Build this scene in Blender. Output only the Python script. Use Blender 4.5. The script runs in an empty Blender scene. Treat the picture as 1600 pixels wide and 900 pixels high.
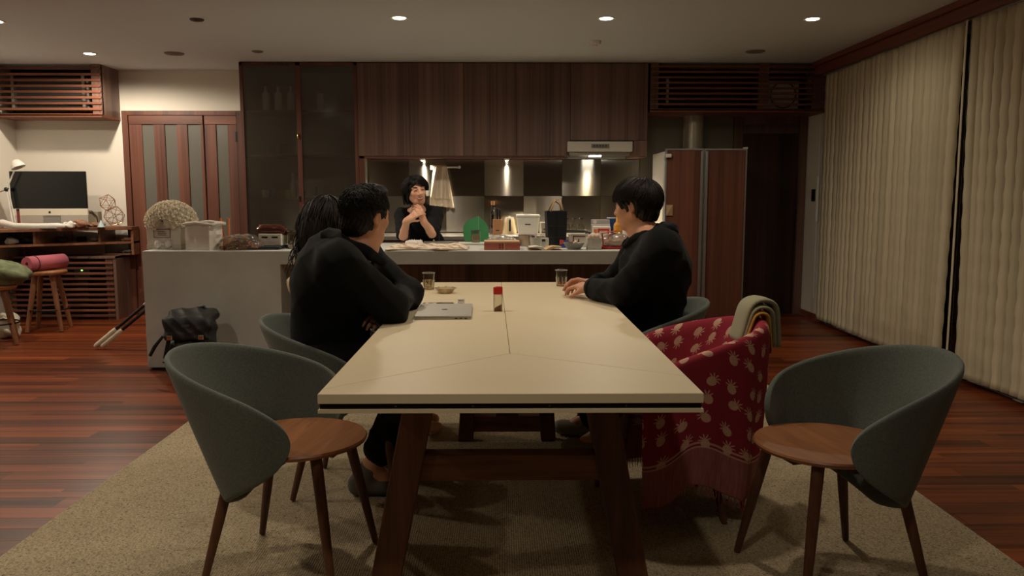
import bpy, bmesh, math, random
import numpy as np
from mathutils import Vector, Matrix
R_ = math.radians
sc = bpy.context.scene
COL = sc.collection
random.seed(7)
rng = np.random.default_rng(7)

# ------------------------------------------------------------------ camera
FPX, CAMZ = 1260.0, 1.24
TH = math.atan(145 / FPX)
PS = math.atan(15 / FPX * math.cos(TH))
cam_d = bpy.data.cameras.new('camera')
cam_d.sensor_width = 36.0
cam_d.lens = 36.0 * FPX / 1600.0
cam_d.clip_start = 0.05
cam = bpy.data.objects.new('camera', cam_d)
COL.objects.link(cam)
cam.location = (0, 0, CAMZ)
cam.rotation_euler = (math.pi / 2 - TH, 0, -PS)
sc.camera = cam

# ------------------------------------------------------------------ world, exposure
w = bpy.data.worlds.new('night')
sc.world = w
w.use_nodes = True
w.node_tree.nodes['Background'].inputs[0].default_value = (0.010, 0.013, 0.020, 1)
w.node_tree.nodes['Background'].inputs[1].default_value = 0.25
sc.view_settings.view_transform = 'Standard'
sc.view_settings.look = 'None'
sc.view_settings.gamma = 1.0
sc.view_settings.use_curve_mapping = False
sc.view_settings.exposure = 0.0
LAMP_W = 27.5            # watts of one ceiling downlight
LAMP_COL = (1.0, 0.86, 0.68)
CEIL = 2.5
# (x, y, strength) of the lit ceiling downlights; those in front of y = 5 are above the frame
LAMPS = [(-3.69, 7.45, 0.85), (-3.69, 6.10, 0.75), (-0.735, 5.95, 0.36), (0.745, 5.95, 0.36), (2.23, 5.95, 0.11),
         (-0.735, 3.45, 0.34), (0.745, 3.45, 0.34), (-2.6, 3.45, 0.40), (-2.6, 1.6, 0.52), (0.0, 0.9, 0.36), (2.23, 3.45, 0.04)]

# ------------------------------------------------------------------ geometry helpers
F_ = (math.sin(PS) * math.cos(TH), math.cos(PS) * math.cos(TH), -math.sin(TH))
RT_ = Vector((math.cos(PS), -math.sin(PS), 0)); FW_ = Vector(F_); UP_ = RT_.cross(FW_)
def at(px, py, Y):
    """point at depth Y that the reference photograph shows at pixel (px, py)"""
    d = FW_ + RT_ * ((px - 800) / FPX) + UP_ * ((450 - py) / FPX)
    return Vector((0, 0, CAMZ)) + d * (Y / d.y)

class MB:
    def __init__(s):
        s.v = []; s.f = []; s.m = []; s.uv = None; s.cur = 0
    def add(s, vs, fs):
        b = len(s.v)
        s.v += [tuple(p) for p in vs]
        s.f += [tuple(i + b for i in f) for f in fs]
        s.m += [s.cur] * len(fs)
        return s
    def mat(s, i): s.cur = i; return s
    def box(s, c, d, M=None):
        cx, cy, cz = c; x, y, z = d[0] / 2, d[1] / 2, d[2] / 2
        vs = [Vector((sx * x, sy * y, sz * z)) for sz in (-1, 1) for sy in (-1, 1) for sx in (-1, 1)]
        if M is not None: vs = [M @ p for p in vs]
        vs = [(p.x + cx, p.y + cy, p.z + cz) for p in vs]
        return s.add(vs, [(0, 2, 3, 1), (4, 5, 7, 6), (0, 1, 5, 4), (2, 6, 7, 3), (0, 4, 6, 2), (1, 3, 7, 5)])
    def b2(s, x0, x1, y0, y1, z0, z1):
        return s.box(((x0 + x1) / 2, (y0 + y1) / 2, (z0 + z1) / 2), (abs(x1 - x0), abs(y1 - y0), abs(z1 - z0)))
    def loft(s, rings, cap0=True, cap1=True, closed=True):
        n = len(rings[0]); vs = [p for r in rings for p in r]; fs = []
        for k in range(len(rings) - 1):
            for i in range(n if closed else n - 1):
                a, b = k * n + i, k * n + (i + 1) % n
                fs.append((a, b, b + n, a + n))
        if cap0: fs.append(tuple(reversed(range(n))))
        if cap1: fs.append(tuple((len(rings) - 1) * n + i for i in range(n)))
        return s.add(vs, fs)
    def lathe(s, prof, c=(0, 0, 0), n=24, M=None, cap0=True, cap1=True):
        rings = []
        for r, z in prof:
            ring = []
            for i in range(n):
                a = 2 * math.pi * i / n
                p = Vector((r * math.cos(a), r * math.sin(a), z))
                if M is not None: p = M @ p
                ring.append((p.x + c[0], p.y + c[1], p.z + c[2]))
            rings.append(ring)
        return s.loft(rings, cap0, cap1)
    def tube(s, pts, rad, n=8, cap=True):
        pts = [Vector(p) for p in pts]
        rads = rad if isinstance(rad, (list, tuple)) else [rad] * len(pts)
        rings = []; u = None
        for i, p in enumerate(pts):
            t = (pts[min(i + 1, len(pts) - 1)] - pts[max(i - 1, 0)])
            if t.length < 1e-9: t = Vector((0, 0, 1))
            t.normalize()
            if u is None:
                u = t.orthogonal().normalized()
            else:
                u = (u - t * u.dot(t))
                u = u.normalized() if u.length > 1e-6 else t.orthogonal().normalized()
            v = t.cross(u)
            rings.append([p + (u * math.cos(2 * math.pi * k / n) + v * math.sin(2 * math.pi * k / n)) * rads[i] for k in range(n)])
        return s.loft(rings, cap, cap)
    def bar(s, a, b, wx, wy, up=(0, 0, 1)):
        a, b = Vector(a), Vector(b); t = (b - a).normalized(); up = Vector(up)
        x = t.cross(up); x = x.normalized() if x.length > 1e-5 else t.orthogonal().normalized()
        y = x.cross(t)
        r = [[p + x * (sx * wx / 2) + y * (sy * wy / 2) for sx, sy in ((-1, -1), (1, -1), (1, 1), (-1, 1))] for p in (a, b)]
        return s.loft(r)
    def ball(s, c, r, nu=12, nv=8, M=None):
        r = r if isinstance(r, (list, tuple)) else (r, r, r)
        vs = [(0, 0, -1)]
        for j in range(1, nv):
            ph = -math.pi / 2 + math.pi * j / nv
            vs += [(math.cos(ph) * math.cos(2 * math.pi * i / nu), math.cos(ph) * math.sin(2 * math.pi * i / nu), math.sin(ph)) for i in range(nu)]
        vs.append((0, 0, 1)); fs = []
        for i in range(nu): fs.append((0, 1 + (i + 1) % nu, 1 + i))
        for j in range(nv - 2):
            for i in range(nu):
                a, b = 1 + j * nu + i, 1 + j * nu + (i + 1) % nu
                fs.append((a, b, b + nu, a + nu))
        L = len(vs) - 1; o = 1 + (nv - 2) * nu
        for i in range(nu): fs.append((o + i, o + (i + 1) % nu, L))
        out = []
        for p in vs:
            q = Vector((p[0] * r[0], p[1] * r[1], p[2] * r[2]))
            if M is not None: q = M @ q
            out.append((q.x + c[0], q.y + c[1], q.z + c[2]))
        return s.add(out, fs)
    def prism(s, poly, z0, z1, M=None, c=(0, 0, 0)):
        rings = []
        for z in (z0, z1):
            ring = []
            for x, y in poly:
                p = Vector((x, y, z))
                if M is not None: p = M @ p
                ring.append((p.x + c[0], p.y + c[1], p.z + c[2]))
            rings.append(ring)
        return s.loft(rings)
    def mesh(s, name):
        me = bpy.data.meshes.new(name)
        me.from_pydata(s.v, [], s.f)
        if any(s.m): me.polygons.foreach_set('material_index', s.m)
        me.update()
        return me

def link(name, me, mats, parent=None, smooth=None, bev=0.0, seg=2, sub=0, solid=0.0, loc=None, rot=None):
    o = bpy.data.objects.new(name, me)
    COL.objects.link(o)
    for m in (mats if isinstance(mats, (list, tuple)) else [mats]):
        if len(me.materials) < (len(mats) if isinstance(mats, (list, tuple)) else 1): me.materials.append(m)
    if parent is not None: o.parent = parent
    if loc: o.location = loc
    if rot: o.rotation_euler = rot
    if smooth is not None:
        me.polygons.foreach_set('use_smooth', [True] * len(me.polygons))
        if smooth < 180: 
            try: me.set_sharp_from_angle(angle=R_(smooth))
            except Exception: pass
    if solid:
        md = o.modifiers.new('solid', 'SOLIDIFY'); md.thickness = solid; md.offset = 0
    if bev:
        md = o.modifiers.new('bevel', 'BEVEL'); md.width = bev; md.segments = seg; md.limit_method = 'ANGLE'; md.angle_limit = R_(40)
    if sub:
        md = o.modifiers.new('sub', 'SUBSURF'); md.levels = sub; md.render_levels = sub
    return o
def P(name, mb, mats, parent=None, **k):
    return link(name, mb.mesh(name), mats, parent, **k)
def tag(o, label, cat, group=None, kind=None):
    if label: o['label'] = label
    if cat: o['category'] = cat
    if group: o['group'] = group
    if kind: o['kind'] = kind
    return o
def thing(name, label, cat, loc=(0, 0, 0), rz=0.0, group=None):
    o = bpy.data.objects.new(name, None); COL.objects.link(o)
    o.empty_display_size = 0.05
    o.location = loc; o.rotation_euler = (0, 0, rz)
    return tag(o, label, cat, group)
def struct(name, mb, mats, parent=None, **k):
    o = P(name, mb, mats, parent, **k)
    if parent is None: o['kind'] = 'structure'
    return o
def dup(root, loc=None, rz=None, label=None, group=None):
    r = root.copy(); COL.objects.link(r)
    if loc is not None: r.location = loc
    if rz is not None: r.rotation_euler = (0, 0, rz)
    if label: r['label'] = label
    if group: r['group'] = group
    for ch in list(root.children):
        c = ch.copy(); COL.objects.link(c); c.parent = r
        for g in ch.children:
            d = g.copy(); COL.objects.link(d); d.parent = c
    return r

# ------------------------------------------------------------------ materials
def lin(c):
    out = []
    for x in c:
        x = x / 255.0
        out.append(x / 12.92 if x <= 0.04045 else ((x + 0.055) / 1.055) ** 2.4)
    return (out[0], out[1], out[2], 1.0)
def newmat(name):
    m = bpy.data.materials.new(name); m.use_nodes = True
    nt = m.node_tree
    return m, nt, nt.nodes['Principled BSDF']
def node(nt, t, **k):
    n = nt.nodes.new(t)
    for a, b in k.items(): setattr(n, a, b)
    return n
def coords(nt, scale=(1, 1, 1), space='Object', jitter=True):
    tc = node(nt, 'ShaderNodeTexCoord')
    src = tc.outputs[space]
    if jitter:
        oi = node(nt, 'ShaderNodeObjectInfo')
        ml = node(nt, 'ShaderNodeMath', operation='MULTIPLY'); ml.inputs[1].default_value = 37.0
        nt.links.new(oi.outputs['Random'], ml.inputs[0])
        ad = node(nt, 'ShaderNodeVectorMath', operation='ADD')
        nt.links.new(src, ad.inputs[0]); nt.links.new(ml.outputs[0], ad.inputs[1])
        src = ad.outputs[0]
    mp = node(nt, 'ShaderNodeMapping'); mp.inputs['Scale'].default_value = scale
    nt.links.new(src, mp.inputs['Vector'])
    return mp.outputs[0]
def mixcol(nt, fac, a, b):
    mx = node(nt, 'ShaderNodeMix', data_type='RGBA')
    nt.links.new(fac, mx.inputs[0])
    for i, c in ((6, a), (7, b)):
        if isinstance(c, tuple): mx.inputs[i].default_value = c
        else: nt.links.new(c, mx.inputs[i])
    return mx.outputs[2]
def sc3(c, k): return (min(c[0] * k, 1), min(c[1] * k, 1), min(c[2] * k, 1), 1)
def bump_(nt, bs, src, strength, dist=0.002):
    b = node(nt, 'ShaderNodeBump'); b.inputs['Strength'].default_value = strength; b.inputs['Distance'].default_value = dist
    nt.links.new(src, b.inputs['Height']); nt.links.new(b.outputs[0], bs.inputs['Normal'])
def mat(name, col, rough=0.5, metal=0.0, var=0.0, scale=6.0, stretch=(1, 1, 1), bump=0.0, bscale=80.0, spec=0.5, sheen=0.0, emit=None, coat=0.0, detail=4):
    m, nt, bs = newmat(name)
    c = lin(col)
    bs.inputs['Base Color'].default_value = c
    bs.inputs['Roughness'].default_value = rough
    bs.inputs['Metallic'].default_value = metal
    bs.inputs['Specular IOR Level'].default_value = spec
    if sheen: bs.inputs['Sheen Weight'].default_value = sheen
    if coat: bs.inputs['Coat Weight'].default_value = coat; bs.inputs['Coat Roughness'].default_value = 0.15
    if var:
        v = coords(nt, tuple(scale * s for s in stretch))
        nz = node(nt, 'ShaderNodeTexNoise'); nz.inputs['Detail'].default_value = detail; nz.inputs['Scale'].default_value = 1.0
        nt.links.new(v, nz.inputs['Vector'])
        rm = node(nt, 'ShaderNodeMapRange'); rm.inputs[1].default_value = 0.3; rm.inputs[2].default_value = 0.7
        nt.links.new(nz.outputs[0], rm.inputs[0])
        nt.links.new(mixcol(nt, rm.outputs[0], sc3(c, 1 - var), sc3(c, 1 + var)), bs.inputs['Base Color'])
    if bump:
        v2 = coords(nt, (bscale,) * 3)
        n2 = node(nt, 'ShaderNodeTexNoise'); n2.inputs['Scale'].default_value = 1.0; n2.inputs['Detail'].default_value = 3
        nt.links.new(v2, n2.inputs['Vector'])
        bump_(nt, bs, n2.outputs[0], bump)
    if emit:
        bs.inputs['Emission Color'].default_value = (*emit[0], 1); bs.inputs['Emission Strength'].default_value = emit[1]
    return m
def wood(name, c1, c2, axis='z', rough=0.4, grain=60.0, along=1.5, tone=0.25, bump=0.15, spec=0.4):
    m, nt, bs = newmat(name)
    s = {'x': (along, grain, grain), 'y': (grain, along, grain), 'z': (grain, grain, along)}[axis]
    v = coords(nt, s)
    nz = node(nt, 'ShaderNodeTexNoise'); nz.inputs['Scale'].default_value = 1.0; nz.inputs['Detail'].default_value = 5; nz.inputs['Roughness'].default_value = 0.65
    nt.links.new(v, nz.inputs['Vector'])
    s2 = tuple(q * 0.18 for q in s)
    v2 = coords(nt, s2)
    n2 = node(nt, 'ShaderNodeTexNoise'); n2.inputs['Scale'].default_value = 1.0; n2.inputs['Detail'].default_value = 2
    nt.links.new(v2, n2.inputs['Vector'])
    ad = node(nt, 'ShaderNodeMath', operation='ADD'); nt.links.new(nz.outputs[0], ad.inputs[0]); nt.links.new(n2.outputs[0], ad.inputs[1])
    rm = node(nt, 'ShaderNodeMapRange'); rm.inputs[1].default_value = 0.72; rm.inputs[2].default_value = 1.3
    nt.links.new(ad.outputs[0], rm.inputs[0])
    col = mixcol(nt, rm.outputs[0], lin(c1), lin(c2))
    oi = node(nt, 'ShaderNodeObjectInfo')
    r2 = node(nt, 'ShaderNodeMapRange'); r2.inputs[3].default_value = 1 - tone; r2.inputs[4].default_value = 1 + tone
    nt.links.new(oi.outputs['Random'], r2.inputs[0])
    hs = node(nt, 'ShaderNodeHueSaturation'); nt.links.new(col, hs.inputs['Color']); nt.links.new(r2.outputs[0], hs.inputs['Value'])
    nt.links.new(hs.outputs[0], bs.inputs['Base Color'])
    bs.inputs['Roughness'].default_value = rough
    bs.inputs['Specular IOR Level'].default_value = spec
    if bump: bump_(nt, bs, nz.outputs[0], bump, 0.001)
    return m
def glass(name, col=(247, 246, 242), tint=0.92, gloss=0.08, rough=0.03, haze=0.0, hazecol=(120, 120, 115), ior=1.45):
    """thin clear or frosted sheet: see-through with a fresnel reflection and, for frosted panes, a diffuse share"""
    m = bpy.data.materials.new(name); m.use_nodes = True; nt = m.node_tree
    nt.nodes.clear()
    out = node(nt, 'ShaderNodeOutputMaterial')
    tr = node(nt, 'ShaderNodeBsdfTransparent'); c = lin(col); tr.inputs[0].default_value = (c[0] * tint, c[1] * tint, c[2] * tint, 1)
    gl = node(nt, 'ShaderNodeBsdfGlossy'); gl.inputs['Roughness'].default_value = rough; gl.inputs[0].default_value = (1, 1, 1, 1)
    fr = node(nt, 'ShaderNodeFresnel'); fr.inputs[0].default_value = ior
    mx = node(nt, 'ShaderNodeMixShader')
    base = tr.outputs[0]
    if haze:
        df = node(nt, 'ShaderNodeBsdfDiffuse'); df.inputs[0].default_value = lin(hazecol)
        m1 = node(nt, 'ShaderNodeMixShader'); m1.inputs[0].default_value = haze
        nt.links.new(base, m1.inputs[1]); nt.links.new(df.outputs[0], m1.inputs[2]); base = m1.outputs[0]
    ad = node(nt, 'ShaderNodeMath', operation='ADD'); ad.inputs[1].default_value = gloss; ad.use_clamp = True
    nt.links.new(fr.outputs[0], ad.inputs[0])
    nt.links.new(ad.outputs[0], mx.inputs[0]); nt.links.new(base, mx.inputs[1]); nt.links.new(gl.outputs[0], mx.inputs[2])
    nt.links.new(mx.outputs[0], out.inputs[0])
    return m

MT = {}
MT['plaster'] = mat('plaster_white', (222, 216, 204), 0.9, bump=0.12, bscale=160, var=0.03, scale=2)
MT['ceiling'] = mat('ceiling_white', (208, 214, 216), 0.92, bump=0.05, bscale=200)
MT['floor'] = wood('jatoba_floor', (58, 24, 14), (150, 76, 40), 'x', 0.34, grain=34, along=0.8, tone=0.34, bump=0.05, spec=0.16)
MT['panel'] = wood('walnut_panel', (82, 62, 54), (132, 102, 90), 'z', 0.45, grain=55, along=0.6, tone=0.12)
MT['door'] = wood('door_wood', (72, 42, 34), (118, 74, 58), 'z', 0.45, grain=40, along=0.8, tone=0.12)
MT['doorh'] = wood('door_wood_rail', (72, 42, 34), (118, 74, 58), 'x', 0.45, grain=40, along=0.8, tone=0.1)
MT['slat'] = wood('slat_wood', (98, 58, 42), (140, 86, 62), 'x', 0.45, grain=50, along=0.8, tone=0.08)
MT['trim'] = wood('red_trim_wood', (96, 48, 38), (136, 76, 58), 'y', 0.4, grain=40, along=0.6, tone=0.05)
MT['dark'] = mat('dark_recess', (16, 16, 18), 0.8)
MT['concrete'] = mat('concrete', (202, 204, 198), 0.75, var=0.10, scale=3.2, bump=0.12, bscale=60, detail=8)
MT['steel'] = mat('steel', (190, 186, 178), 0.28, 1.0)
MT['chrome'] = mat('chrome', (220, 218, 210), 0.12, 1.0)
MT['alu'] = mat('aluminium', (176, 176, 174), 0.38, 0.9)
MT['white_plastic'] = mat('white_plastic', (225, 222, 214), 0.4)
MT['cream_paper'] = mat('cream_paper', (232, 224, 206), 0.8, bump=0.1, bscale=120)
MT['black_plastic'] = mat('black_plastic', (18, 18, 19), 0.4)
MT['black_metal'] = mat('black_metal', (20, 20, 21), 0.45, 0.5)
MT['felt'] = mat('grey_felt', (102, 108, 101), 0.95, var=0.16, scale=170, bump=0.45, bscale=420, spec=0.15, sheen=0.2, detail=2)
MT['seat'] = wood('seat_wood', (116, 72, 46), (166, 112, 72), 'y', 0.4, grain=30, along=2.5, tone=0.1)
MT['leg'] = wood('chair_leg_wood', (74, 46, 32), (116, 76, 52), 'z', 0.45, grain=60, along=2, tone=0.1)
MT['trestle'] = wood('trestle_wood', (66, 40, 28), (120, 76, 50), 'z', 0.55, grain=40, along=2.2, tone=0.08, bump=0.4)
MT['trestleh'] = wood('trestle_rail_wood', (72, 44, 28), (140, 92, 58), 'x', 0.55, grain=34, along=3, tone=0.06, bump=0.4)
MT['table'] = mat('table_white', (226, 210, 176), 0.42, var=0.015, scale=3, spec=0.4)
MT['emit_lamp'] = mat('lamp_glow', (255, 240, 220), 0.5, emit=((1.0, 0.86, 0.66), 14.0))
MT['emit_small'] = mat('small_lamp_glow', (255, 246, 230), 0.5, emit=((1.0, 0.93, 0.8), 22.0))
MT['glass'] = glass('clear_glass', tint=0.99, gloss=0.01, ior=1.14)
MT['cabglass'] = glass('smoked_cabinet_glass', (226, 228, 226), 0.94, 0.01, 0.12, haze=0.09, hazecol=(172, 158, 142))
MT['frost'] = glass('frosted_glass', (150, 150, 145), 0.3, 0.02, 0.25, haze=0.75, hazecol=(112, 110, 102))
MT['winglass'] = glass('window_glass', (220, 225, 225), 0.9, 0.02, 0.01)
# ================================================================== SETTING
XL, XR, YB, YF = -4.97, 3.13, 8.42, -1.6
floor = struct('floor', MB().b2(XL, XR, YF, YB, -0.08, -0.006), mat('subfloor', (70, 34, 22), 0.6))
# parquet planks that can be told apart, each a child of the floor; a few lengths share mesh data
plank_me = {}
PW = 0.105
def plank_mesh(L):
    if L not in plank_me:
        me = MB().b2(0, L, 0.0008, PW - 0.0008, -0.006, 0.0).mesh('plank'); me.materials.append(MT['floor']); plank_me[L] = me
    return plank_me[L]
LENS = [0.7, 0.9, 1.1, 1.35]
far = MB(); npl = 0
row = 0; y = 1.55
while y < YB - 0.01:
    x = XL - random.random() * 0.6
    while x < XR:
        L = random.choice(LENS)
        x0, x1 = max(x, XL), min(x + L, XR)
        vis = (y < 6.1) and (x1 < -1.2 or x0 > 1.2) and npl < 292 and x1 - x0 > 0.02
        # only where the picture sees bare boards
        hx = 0.68 * (y + 0.4)
        if vis and x1 > -hx and x0 < hx:
            if x < XL or x + L > XR:
                o = link('plank', MB().b2(x0, x1, y + 0.0008, y + PW - 0.0008, -0.006, 0.0).mesh('plank'), MT['floor'], floor)
            else:
                o = link('plank', plank_mesh(L), MT['floor'], floor, loc=(x, y, 0))
            npl += 1
        elif x1 - x0 > 0.02:
            far.b2(x0, x1 - 0.0015, y + 0.0008, min(y + PW, YB) - 0.0008, -0.006, 0.0)
        x += L
    y += PW; row += 1
fp = P('far_planks', far, MT['floor'], floor); fp['kind'] = 'stuff'
struct('ceiling', MB().b2(XL - 0.1, XR + 0.2, YF, YB + 0.1, CEIL, CEIL + 0.1), MT['ceiling'])
struct('wall_back', MB().b2(XL - 0.1, XR + 0.2, YB, YB + 0.12, -0.05, CEIL), MT['plaster'])
struct('wall_left', MB().b2(XL - 0.1, XL, YF, YB, -0.05, CEIL), MT['plaster'])
struct('wall_rear', MB().b2(XL - 0.1, XR + 0.2, YF - 0.1, YF, -0.05, CEIL), mat('rear_wall', (120, 108, 96), 0.9))
WY0, WY1 = 2.6, 7.72
wr = MB().b2(XR, XR + 0.12, WY1, YB, -0.05, CEIL).b2(XR, XR + 0.12, YF, WY0, -0.05, CEIL).b2(XR, XR + 0.12, WY0, WY1, 2.32, CEIL).b2(XR, XR + 0.12, WY0, WY1, -0.05, 0.0)
struct('wall_right', wr, MT['plaster'])
win = struct('window_1', MB().b2(XR + 0.02, XR + 0.10, WY0, WY1, 0.0, 0.05).b2(XR + 0.02, XR + 0.10, WY0, WY1, 2.27, 2.32), MT['black_metal'])
nb = 4
for i in range(nb + 1):
    yy = WY0 + (WY1 - WY0) * i / nb
    P('mullion', MB().b2(XR + 0.03, XR + 0.09, yy - 0.03 if i else yy, yy + 0.03 if i < nb else yy, 0.05, 2.27), MT['black_metal'], win)
    if i < nb:
        P('pane', MB().b2(XR + 0.055, XR + 0.065, yy + 0.03, yy + (WY1 - WY0) / nb - 0.03, 0.05, 2.27), MT['winglass'], win)
struct('baseboard_right', MB().b2(XR - 0.015, XR, WY1, YB, 0, 0.06), MT['trim'])
# curtain box along the window wall
struct('trim_1', MB().b2(2.99, XR, 0.5, 7.86, 2.372, 2.455).b2(2.965, XR, 0.5, 7.86, 2.455, CEIL), MT['trim'], bev=0.004)

# ---- vertical blind with scalloped edges
MT['blind'] = wood('blind_fabric', (186, 176, 148), (206, 196, 168), 'z', 0.85, grain=90, along=3, tone=0.09, bump=0.1, spec=0.2)
vb = thing('vertical_blind', 'cream vertical blind with wavy-edged slats along the window wall', 'blind', (3.045, 0, 0))
P('headrail', MB().b2(-0.02, 0.02, 2.2, 7.75, 2.362, 2.40), MT['alu'], vb)
def wavy(z0, z1, wd, ph):
    mb = MB(); n = 56; a = []; b = []
    for i in range(n + 1):
        z = z0 + (z1 - z0) * i / n
        s = 0.0045 * math.copysign(abs(math.sin(2 * math.pi * z / 0.17)) ** .7, math.sin(2 * math.pi * z / 0.17))
        t = 0.010 * math.sin(z * 2.2 + ph)
        a.append((0.004 + t * .2, -wd / 2 - s, z)); b.append((-0.006 + t * .2, wd / 2 + s, z))
    mids = [((p[0] + q[0]) / 2 - 0.012, (p[1] + q[1]) / 2, p[2]) for p, q in zip(a, b)]
    vs = a + mids + b; N = n + 1
    fs = [(k * N + i, k * N + i + 1, (k + 1) * N + i + 1, (k + 1) * N + i) for k in range(2) for i in range(n)]
    return mb.add(vs, fs)
sl_me = [wavy(0.045, 2.365, 0.108, ph).mesh('slat') for ph in (0, 0.5, 1.0)]
for me in sl_me:
    me.materials.append(MT['blind']); me.polygons.foreach_set('use_smooth', [True] * len(me.polygons))
GAP = 5.36
ys = [(GAP, -35.0, 0.0)]
for sg in (-1, 1):
    yy = GAP + sg * 0.100; k = 0
    while 2.3 < yy < 7.72:
        lean = sg * R_(1.35) if k == 0 else sg * R_(0.9) if k == 1 else sg * R_(0.4) if k == 2 else 0.0
        ys.append((yy, (12 if k > 1 else 2) + 5 * math.sin(k * 1.7) * (k > 1) + random.uniform(-3, 3), lean))
        yy += sg * (0.112 if (sg > 0 and k in (9, 14, 17)) else 0.086); k += 1
for k, (yy, rz, lean) in enumerate(ys):
    xo = 0.014 * math.sin(yy * 1.9) + 0.01 * math.sin(yy * 4.4)
    o = link('slat', sl_me[k % 3], [], vb, loc=(xo, yy + 2.3 * math.sin(lean), 0), rot=(lean, 0, R_(rz)))
    md = o.modifiers.new('solid', 'SOLIDIFY'); md.thickness = 0.0015
wd = thing('blind_wand', 'thin white blind rod beside the far end of the blind', 'rod', (3.105, 7.96, 1.0))
P('shaft', MB().tube([(0, 0, -0.78), (0, 0, 1.0)], 0.004, 6), MT['white_plastic'], wd)
P('grip', MB().tube([(0, 0, -0.02), (0, 0, 0.42)], 0.012, 8), MT['white_plastic'], wd)
sw = thing('light_switch', 'small dark switch plate on the strip of wall by the blind', 'switch', (3.13, 8.12, 1.24))
P('plate', MB().b2(-0.012, 0, -0.04, 0.04, -0.06, 0.06), MT['black_plastic'], sw, bev=0.003)
P('rocker', MB().b2(-0.016, -0.012, -0.02, 0.02, -0.03, 0.03), MT['black_plastic'], sw)

# ---- door on the left with frosted slits, made of a wide and a narrow leaf
DY = YB
door = struct('door_1', MB().b2(-3.86, -3.80, DY - 0.06, DY, 0, 2.09).b2(-2.70, -2.62, DY - 0.06, DY, 0, 2.09).b2(-3.80, -2.70, DY - 0.06, DY, 2.045, 2.09), MT['door'], bev=0.004)
def leaf(x0, x1, slits, name):
    stiles = [x0] + [q for s in slits for q in s] + [x1]
    lf = P(name, MB().b2(x0, x1, DY - 0.05, DY - 0.015, 1.955, 2.045).b2(x0, x1, DY - 0.05, DY - 0.015, 0.0, 0.25), MT['doorh'], door, bev=0.003)
    for i in range(0, len(stiles), 2):
        P('stile', MB().b2(stiles[i], stiles[i + 1], DY - 0.045, DY - 0.012, 0.25, 1.955), MT['door'], lf, bev=0.003)
    for a, b in slits:
        P('pane', MB().b2(a, b, DY - 0.034, DY - 0.026, 0.25, 1.955), MT['frost'], lf)
    return lf
l1 = leaf(-3.795, -3.045, [(-3.665, -3.545), (-3.435, -3.315), (-3.205, -3.085 + 0.01)], 'wide_leaf')
l2 = leaf(-3.03, -2.705, [(-2.915, -2.80)], 'narrow_leaf')
for zz in (0.35, 1.78): P('hinge', MB().b2(-2.715, -2.695, DY - 0.062, DY - 0.05, zz, zz + 0.1), MT['black_metal'], door)
# ---- dark door on the right
d2 = struct('door_2', MB().b2(2.38, 2.47, DY - 0.05, DY, 0, 2.05).b2(3.05, 3.125, DY - 0.08, DY, 0, 2.05).b2(2.47, 3.05, DY - 0.05, DY, 1.96, 2.05), MT['panel'], bev=0.004)
P('door_leaf', MB().b2(2.475, 3.045, DY - 0.03, DY - 0.005, 0.004, 1.955), wood('door_dark_wood', (44, 28, 26), (84, 54, 44), 'z', 0.5, 50, 0.6, 0.05), d2)
P('rail', MB().b2(2.475, 3.045, DY - 0.036, DY - 0.03, 1.87, 1.955), MT['panel'], d2)

# ---- recessed downlights
def downlight(x, y, k, label, grp, ang=150, bl=1.0):
    t = thing('downlight', label, 'light', (x, y, CEIL), group=grp)
    P('trim_ring', MB().lathe([(0.048, -0.004), (0.064, -0.006), (0.066, 0.0), (0.048, 0.0)], n=28, cap0=False, cap1=False), MT['white_plastic'], t, smooth=40)
    P('bulb', MB().lathe([(0.001, -0.0105), (0.024, -0.0095), (0.044, -0.006), (0.048, -0.001)], n=24, cap0=True, cap1=True), MT['emit_lamp'], t, smooth=180)
    ld = bpy.data.lights.new('downlight_lamp', 'SPOT'); ld.energy = LAMP_W * k * 4; ld.color = LAMP_COL
    ld.spot_size = R_(ang); ld.spot_blend = bl; ld.shadow_soft_size = 0.045
    lo = bpy.data.objects.new('downlight_lamp', ld); COL.objects.link(lo); lo.parent = t; lo.location = (0, 0, -0.03)
LL = {0: 'round recessed downlight over the desk corner', 1: 'round recessed downlight cut by the left picture edge', 2: 'round recessed downlight over the seated people, left of two',
      3: 'round recessed downlight over the right man, middle of the far row', 4: 'round recessed downlight near the window blind',
      5: 'round recessed downlight above the laptop and the left man', 6: 'round recessed downlight above the chair with the red throw', 7: 'round recessed downlight above the bare boards left of the rug',
      8: 'round recessed downlight above the near left corner of the rug', 9: 'round recessed downlight above the near end of the table', 10: 'round recessed downlight beside the middle of the window blind'}
for i, (x, y, k) in enumerate(LAMPS):
    downlight(x, y, k, LL[i], None, 172 if i < 2 else 168 if i < 5 else 152, 0.35 if i < 2 else 0.6 if i < 5 else 1.0)
def ceil_unit(name, label, cat, x, y, r, h, m, inner=None):
    t = thing(name, label, cat, (x, y, CEIL))
    P('housing', MB().lathe([(r, 0), (r, -h * 0.4), (r * 0.85, -h), (r * 0.5, -h * 1.05), (0.001, -h * 1.05)], n=24, cap0=False), m, t, smooth=50)
    P('grille', MB().lathe([(r * .5, -h * 1.05), (r * .45, -h * 1.4), (0.001, -h * 1.4)], n=16, cap0=False), inner or m, t, smooth=50)
    return t
gm = mat('vent_grey', (120, 112, 102), 0.7)
ceil_unit('spotlight', 'unlit brown downlight in the ceiling left of the lit row', 'light', -2.2, 6.02, 0.05, 0.012, mat('dark_ring', (70, 56, 46), .5))
ceil_unit('air_vent', 'round grey ceiling vent near the left door', 'vent', -2.93, 7.43, 0.085, 0.012, gm)
ceil_unit('air_vent', 'round ceiling vent by the glass cabinet', 'vent', -2.155, 7.32, 0.05, 0.01, gm)
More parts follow.
